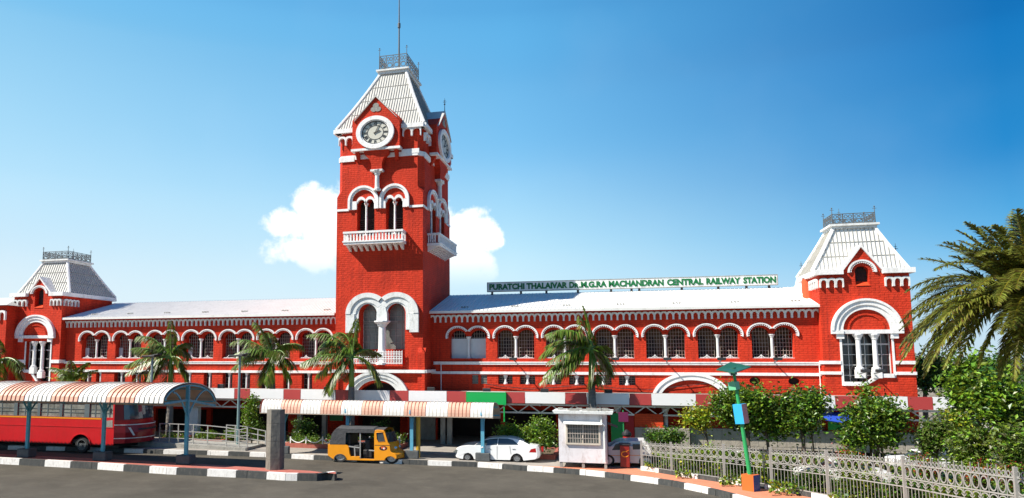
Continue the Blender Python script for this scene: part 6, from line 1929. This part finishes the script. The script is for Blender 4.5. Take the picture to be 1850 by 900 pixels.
# low planting behind the fence
specs = [(1225,1300,802,852,36.8),(1290,1375,812,862,35.6),(1362,1440,822,878,34.0),(1430,1520,838,896,32.4),(1500,1600,842,915,31.0),(1585,1690,858,935,29.4),(1680,1790,866,955,28.0),(1780,1890,870,980,26.8)]
wordsx = ['low leafy bed shrub just right of the fence corner', 'low bed shrub behind the fence left of the leaning lamp', 'low bed shrub behind the fence right of the leaning lamp', 'low bed shrub below the bare stemmed tree', 'low bed shrub before the white car behind the fence', 'low bed shrub below the spreading tree and the fence scrolls', 'low bed shrub at the fence under the tall trees', 'low bed shrub at the fence in the lower right corner']
for i, (a, b_, c, d, v) in enumerate(specs):
    xm_ = (a+b_)/2; v = G(xm_, np.interp(xm_, [q[0] for q in fkpx], [q[1] for q in fkpx]), .244)[1] + 1.35
    T('bed_shrub', 'shrub', wordsx[i], a, b_, c, d, v, ('bright','mid','yellow') if i % 2 == 0 else ('mid','dark','bright'), 2000, .17, 40+i, group='low shrubs behind the iron fence', split=[.45,.35,.2], lumps=9)
rs = [(1640,1705,822,862,33.0,'red flowering bush behind the fence, leftmost'), (1735,1800,835,880,30.5,'red flowering bush behind the fence near the black trunk'), (1800,1860,838,890,29.5,'red flowering bush behind the fence at the right edge'), (1505,1560,815,840,36,'small red leaved bush beside the white car')]
for i, (a, b_, c, d, v, l_) in enumerate(rs):
    xm_ = (a+b_)/2; v = max(v, G(xm_, np.interp(xm_, [q[0] for q in fkpx], [q[1] for q in fkpx]), .244)[1] + 2.6)
    T('flowering_bush', 'shrub', l_, a, b_, c, d, v, ('red','bright','mid'), 1100, .15, 60+i, split=[.35,.25,.4])
rngc = np.random.default_rng(77)
def cover(name, polys, n, size, kinds, split, hmax=.45, zb=.33):
    """loose ground cover leaves over rectangles given in photo pixels on the soil"""
    P = []
    for (x0, x1, y0, y1), wgt in polys:
        k = int(n*wgt); xs = rngc.uniform(x0, x1, k); ys = rngc.uniform(y0, y1, k)
        for x, y in zip(xs, ys):
            u, v = G(x, y + (x-x0)*0, zb); P.append((u, v, zb))
    P = np.array(P); n = len(P)
    patch = .5+.5*np.sin(P[:,0]*1.7)*np.cos(P[:,1]*1.9+P[:,0])
    P[:,2] += rngc.random(n)*hmax*(.3+.7*patch)
    cl_ = [(p[0], p[1], p[2], 1e-4, 1e-4, 1e-4) for p in P[:1]]
    nrm_ = rngc.normal(size=(n,3)); nrm_[:,2] = np.abs(nrm_[:,2])+.5; nrm_ /= np.linalg.norm(nrm_, axis=1)[:,None]
    a = np.cross(nrm_, rngc.normal(size=(n,3))); a /= np.linalg.norm(a, axis=1)[:,None]; b_ = np.cross(nrm_, a)
    s_ = size*rngc.uniform(.6, 1.4, n)[:,None]
    v = np.stack([P-a*s_*.5, P+b_*s_*.28, P+a*s_*.5, P-b_*s_*.28], 1).reshape(-1,3)
    o = leaves_obj(name, v, [LEAF[k] for k in kinds], None, rngc, split)
    o['kind'] = 'stuff'; o['label'] = 'low leafy ground cover filling the garden behind the iron fence'; o['category'] = 'ground cover'
    return o
def strip_rects():
    out = []
    pts = [(1165,1220,806,850),(1220,1300,806,862),(1300,1390,808,876),(1390,1500,810,893),(1500,1640,812,915),(1640,1760,814,945),(1760,1900,816,985)]
    for k, p in enumerate(pts): out.append((p, (.08,.11,.13,.16,.18,.17,.17)[k]))
    return out
cover('ground_cover', strip_rects(), 26000, .17, ('bright','mid','dark','yellow'), [.3,.35,.25,.1])
# forecourt planting on the left
T('slim_tree', 'tree', 'slim conical green tree between the two shelters', 434, 478, 706, 800, 43.9, ('bright','mid'), 2300, .2, 20, trunks=((455,.06),), shape='cone', split=[.45,.55], lumps=12)
T('small_tree', 'tree', 'little shaggy tree beneath the shelter behind the rickshaw', 664, 704, 757, 805, 45.4, ('dark','mid'), 1300, .18, 21, split=[.5,.5])
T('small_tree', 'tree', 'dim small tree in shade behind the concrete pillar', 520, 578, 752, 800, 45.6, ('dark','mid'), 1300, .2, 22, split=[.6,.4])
T('garden_shrub', 'shrub', 'glossy round shrub behind the tail of the white saloon', 897, 945, 766, 800, 42.8, ('mid','bright'), 1500, .2, 23, split=[.6,.4])
T('garden_shrub', 'shrub', 'feathery bright shrub pressed against the left side of the booth', 935, 1012, 747, 826, 42.3, ('bright','mid','dark'), 4200, .2, 24, split=[.45,.35,.2], lumps=12)
hs = [(288,345,785,803,44.6,'low hedge behind the steel rails beside the bus'), (350,398,780,803,44.6,'low hedge behind the steel rails left of the lamp post'), (398,440,776,802,45.0,'taller light hedge behind the steel rails'), (516,590,786,812,44.6,'low flower bed hedge left of the rickshaw'), (592,650,788,812,45.0,'bed planting behind the rickshaw hood'), (655,742,786,814,44.8,'bed planting just right of the rickshaw front')]
for i, (a, b_, c, d, v, l_) in enumerate(hs):
    T('hedge', 'hedge', l_, a, b_, c, d, v, ('bright','mid','dark'), 1300, .15, 70+i, split=[.4,.4,.2], zbase=.3)
T('small_palm_bush', 'shrub', 'small bright frond bush above the shelter roof, far left', 100, 160, 668, 690, 51, ('yellow','bright'), 380, .3, 90, split=[.5,.5], zbase=.3)

# palms
def frond(vs, fs, base, ctrl, tip, n, ll, width, droop, rng, stiff=False, side_mix=1.0):
    """one feather leaf: leaflets along a quadratic spine"""
    base, ctrl, tip = map(lambda p: np.array(p, float), (base, ctrl, tip))
    ts = np.linspace(.10, 1, n)
    for t in ts:
        p = (1-t)**2*base + 2*t*(1-t)*ctrl + t*t*tip
        d = 2*(1-t)*(ctrl-base) + 2*t*(tip-ctrl); d /= np.linalg.norm(d)
        sdir = np.cross(d, [0,0,1]); ns = np.linalg.norm(sdir)
        sdir = sdir/ns if ns > .05 else np.array([0,1,0])
        L = ll*(math.sin(PI*min(1, .18+t*.80)))**.6 * rng.uniform(.8, 1.1)
        for s in (-1, 1):
            upv = np.cross(sdir, d)*(.35 if not stiff else rng.uniform(-.1, .75))
            out = sdir*s*(1 if not stiff else .9) + d*(.75 if stiff else .8) + upv*.6 + rng.normal(scale=.13, size=3)
            out /= np.linalg.norm(out)
            w_ = width*rng.uniform(.7, 1.2)
            side_ = np.cross(out, [0,0,1]); m_ = np.linalg.norm(side_); side_ = side_/m_ if m_ > .1 else d
            side_ = side_*.75 + d*.5; side_ /= np.linalg.norm(side_)
            p1 = p + out*L*.5 - np.array([0,0,droop*L*.18]); p2 = p + out*L*.92 - np.array([0,0,droop*L*.75])
            i = len(vs)
            vs += [p - side_*w_*.3, p + side_*w_*.3, p1 + side_*w_*.5, p1 - side_*w_*.5, p2]
            fs += [(i, i+1, i+2, i+3), (i+3, i+2, i+4)]
def palm(name, label, trunk_px, crown_px, V, fr_list, ll, seed, shaft=True, tr=(.24,.2), n=62, dry=.16, zb=.24, width=.08, droop=1.0):
    rng = np.random.default_rng(seed)
    u0 = U(trunk_px[0], V, trunk_px[1]); cu, cz = W(crown_px[0], crown_px[1], V)
    root = thing(name, (u0, V, zb), label, 'palm tree')
    zs_ = cz - 1.9 if shaft else cz
    k = (zs_-zb)/(cz-zb)
    mid_ = (u0+(cu-u0)*k, V, zs_)
    tk = MB(); tk.tube([(u0, V, zb-.1), (u0+(cu-u0)*k*.5, V, (zb+zs_)/2), mid_], [tr[0]*1.1, tr[0], tr[1]], 12); tk.build('trunk', palmtrunk, root, smooth=True)
    if shaft:
        sh_ = MB(); sh_.tube([mid_, ((mid_[0]+cu)/2, V, zs_+.8), (cu, V, cz+.1)], [tr[1]*.95, tr[1]*.8, tr[1]*.45], 10); sh_.build('crownshaft', palmshaft, root, smooth=True)
    more = [(cx_+rng.uniform(-12,8), cy_+rng.uniform(-9,9), tx+rng.uniform(-14,10), ty+rng.uniform(-12,12), dv+rng.uniform(-.9,.9)) for cx_, cy_, tx, ty, dv in fr_list[2::3]]
    for (cx_, cy_, tx, ty, dv) in list(fr_list)+more:
        vs, fs = [], []
        c = W(cx_, cy_, V); t = W(tx, ty, V)
        base = (cu, V, cz)
        frond(vs, fs, base, (c[0], V+dv*.5, c[1]), (t[0], V+dv, t[1]), n, ll*rng.uniform(.85, 1.1), width, droop, rng)
        nn = len(vs); 
        sp = MB(); bb = np.array(base); cc_ = np.array((c[0], V+dv*.5, c[1])); tt = np.array((t[0], V+dv, t[1]))
        pts = [tuple((1-q)**2*bb + 2*q*(1-q)*cc_ + q*q*tt) for q in np.linspace(0, 1, 9)]
        sp.v = [tuple(p) for p in vs]; sp.f = fs; sp.m = [1 if rng.random() < dry else 0 for _ in fs]
        sp.tube(pts, [.075, .07, .06, .05, .045, .04, .03, .02, .012], 5, 2)
        sp.build('frond', [LEAF['palm'], LEAF['palm_dry'], palmshaft], root)
    return root
palm('royal_palm', 'windblown palm before the first arches right of the tower, tallest spear', (1071,735), (1067,632), 44.6,
     [(1066,592,1053,553,0),(1062,600,1046,570,.5),(1028,586,988,605,-.6),(1018,602,976,643,.5),(1030,600,984,625,1.2),(1022,640,985,679,-.8),(1035,640,1001,667,.9),(1040,652,1012,676,0),(1092,632,1101,677,.4),(1082,650,1078,692,-.4),(1080,618,1090,628,1.0),(1050,590,1010,598,-1.3),(1045,620,992,655,-1.2)], 1.15, 101)
palm('royal_palm', 'windblown palm standing just in front of the clock tower', (634,720), (636,646), 44.4,
     [(641,600,646,576,0),(612,592,563,606,-.6),(606,604,575,624,.5),(604,625,552,662,-.5),(600,640,568,682,.6),(612,660,604,696,-.6),(622,652,610,684,.8),(668,640,684,693,.2),(655,622,668,640,1),(600,615,560,640,1.2),(596,632,560,656,-1.3),(630,600,600,600,1.0)], 1.15, 102)
palm('royal_palm', 'windblown palm before the left wing, second left of the tower', (495,700), (492,645), 46.8,
     [(478,600,459,582,0),(455,602,426,620,-.6),(455,628,427,648,.5),(458,640,427,665,-.5),(474,655,472,684,.4),(519,612,542,624,.3),(520,640,535,664,-.4),(508,655,519,684,.5),(455,615,436,630,1.2),(484,615,470,600,1.2),(490,662,486,690,-.8),(512,622,530,645,-1.2),(470,618,440,640,-1.2)], 1.15, 103)
palm('royal_palm', 'windblown palm with a thin upright spear, leftmost tall palm', (309,700), (309,646), 44.4,
     [(308,610,308,580,0),(283,602,259,609,-.6),(270,622,243,638,.5),(265,640,236,661,-.5),(272,655,238,684,.6),(318,622,331,638,.3),(332,640,339,666,-.4),(325,655,332,688,.5),(290,655,276,688,-.4),(300,660,296,692,.3),(275,612,250,625,1.2),(320,612,326,622,1.2),(280,645,250,675,-1.3)], 1.1, 104)
palm('royal_palm', 'dark drooping palm at the far left edge before the left pavilion', (-4,700), (-2,652), 41.0,
     [(28,636,46,669,-.3),(22,644,34,688,.4),(10,640,24,660,1.0),(-20,630,-50,660,0),(4,660,10,692,-.6),(-10,620,-20,610,.5)], 1.0, 105)
palm('young_palm', 'small young palm peeping over the shelter beside the left pavilion', (128,700), (128,690), 50.0,
     [(112,664,92,664,0),(118,672,98,684,.5),(140,664,158,656,0),(146,672,168,668,.5),(128,664,122,652,.3),(135,668,150,676,-.5)], .8, 106, shaft=False, tr=(.12,.1))
# big date palm at the right
def date_palm():
    V = 25.0; rng = np.random.default_rng(5)
    cx_, cy_ = 1868, 552
    cu, cz = W(cx_, cy_, V); u0 = cu + .25
    root = thing('date_palm', (u0, V, .33), 'large arching date palm filling the right edge of the view', 'palm tree')
    tk = MB(); tk.tube([(u0, V, .2), (u0-.05, V, 2), (u0-.1, V, cz*.7), (cu, V, cz)], [.42, .34, .3, .36], 14)
    # old leaf bases
    for k in range(60):
        t = 2*PI*k*.382; z = .8+(cz-1)*k/60; r = .34; tk.bar((cu+.1+r*.8*math.cos(t), V+r*.8*math.sin(t), z), (cu+.1+(r+.14)*math.cos(t), V+(r+.14)*math.sin(t), z+.22), .14, .07)
    tk.build('trunk', bark, root)
    tips = [(1755,406,1),(1713,436,.3),(1680,490,-.4),(1655,565,.2),(1647,645,.6),(1660,668,-.6),(1690,658,.9),(1777,662,.3),(1797,645,-1.2),(1846,668,.4),(1827,392,-.3),(1842,385,.6),(1700,455,1.6),(1668,520,1.4),(1650,600,-1.3),(1655,625,1.3),(1672,640,2.0),(1730,425,-1.5),(1785,398,-1.6),(1705,480,-2.1),(1690,545,-2.4),(1680,590,2.4),(1720,520,2.8),(1740,600,-2.8),(1730,640,2.2),(1770,560,-3.2),(1800,600,-3.3),(1790,470,-3.0),(1820,640,-2.6),(1830,430,-2.4),(1870,640,-3.0),(1900,400,0),(1960,430,.5),(2010,500,-.5),(2040,580,.4),(2030,650,-.3),(1980,670,.8),(1930,680,-.5),(1900,660,-2.0),(1950,480,-2.4),(1960,600,2.4)]
    extra = []
    for (tx, ty, dv) in tips:
        extra.append((tx + rng.uniform(20, 60)*(1 if tx < cx_ else -1), ty + rng.uniform(-38, 30), dv + rng.uniform(-1.2, 1.2)))
    tips += extra + [(a + rng.uniform(10, 45)*(1 if a < cx_ else -1), b_ + rng.uniform(-30, 42), d_ + rng.uniform(-1.5, 1.5)) for a, b_, d_ in tips]
    for (tx, ty, dv) in tips:
        t = W(tx, ty, V); vs, fs = [], []
        tip = np.array((t[0], V+dv, t[1])); base = np.array((cu + rng.uniform(-.2,.2), V + .15*dv, cz + rng.uniform(-.25,.25)))
        span = np.linalg.norm(tip-base)
        lift = .42*span if ty > 470 else .22*span
        if ty > 630: lift = .55*span
        ctrl = base*.48 + tip*.52 + np.array([0, 0, lift]); 
        frond(vs, fs, base, ctrl, tip, 105, .56*rng.uniform(.85,1.15), .046, .35, rng, stiff=True)
        sp = MB(); sp.v = [tuple(p) for p in vs]; sp.f = fs; sp.m = [1 if rng.random() < .10 else 0 for _ in fs]
        pts = [tuple((1-q)**2*base + 2*q*(1-q)*ctrl + q*q*tip) for q in np.linspace(0, 1, 10)]
        sp.tube(pts, [.05,.045,.04,.034,.03,.025,.02,.016,.012,.008], 5, 2)
        sp.build('frond', [LEAF['date'], LEAF['palm_dry'], LEAF['yellow']], root)
date_palm()

# far tree line and a rooftop beyond the right end
rng = np.random.default_rng(9)
for i, (x, y0, w_, V, l_) in enumerate([(1725, 640+18, 46, 120, 'hazy far tree low on the horizon, left of the tall trees'), (1800, 650, 60, 130, 'hazy far tree low on the horizon under the date palm'), (1880, 645, 70, 125, 'hazy far tree low on the horizon at the right edge')]):
    T('distant_tree', 'tree', l_, x-w_/2, x+w_/2, y0, 700, V, ('dark','mid'), 1200, .9, 200+i, zbase=0.1, trunks=((x, .4),))
V = 75
a, c = U(1640, V, 700), U(1760, V, 700)
r_ = thing('distant_building', ((a+c)/2, V, 0), 'low plain distant block between the right pavilion and the tall trees', 'building')
MB().box(a, c, V, V+10, 0, Z(704, V, 1700)).build('wall', stone, r_)
MB().box(U(1684, V), U(1714, V), V+.2, V+3, Z(704, V, 1700)+.01, Z(704, V, 1700)+.6).build('roof_tank', concrete, r_)
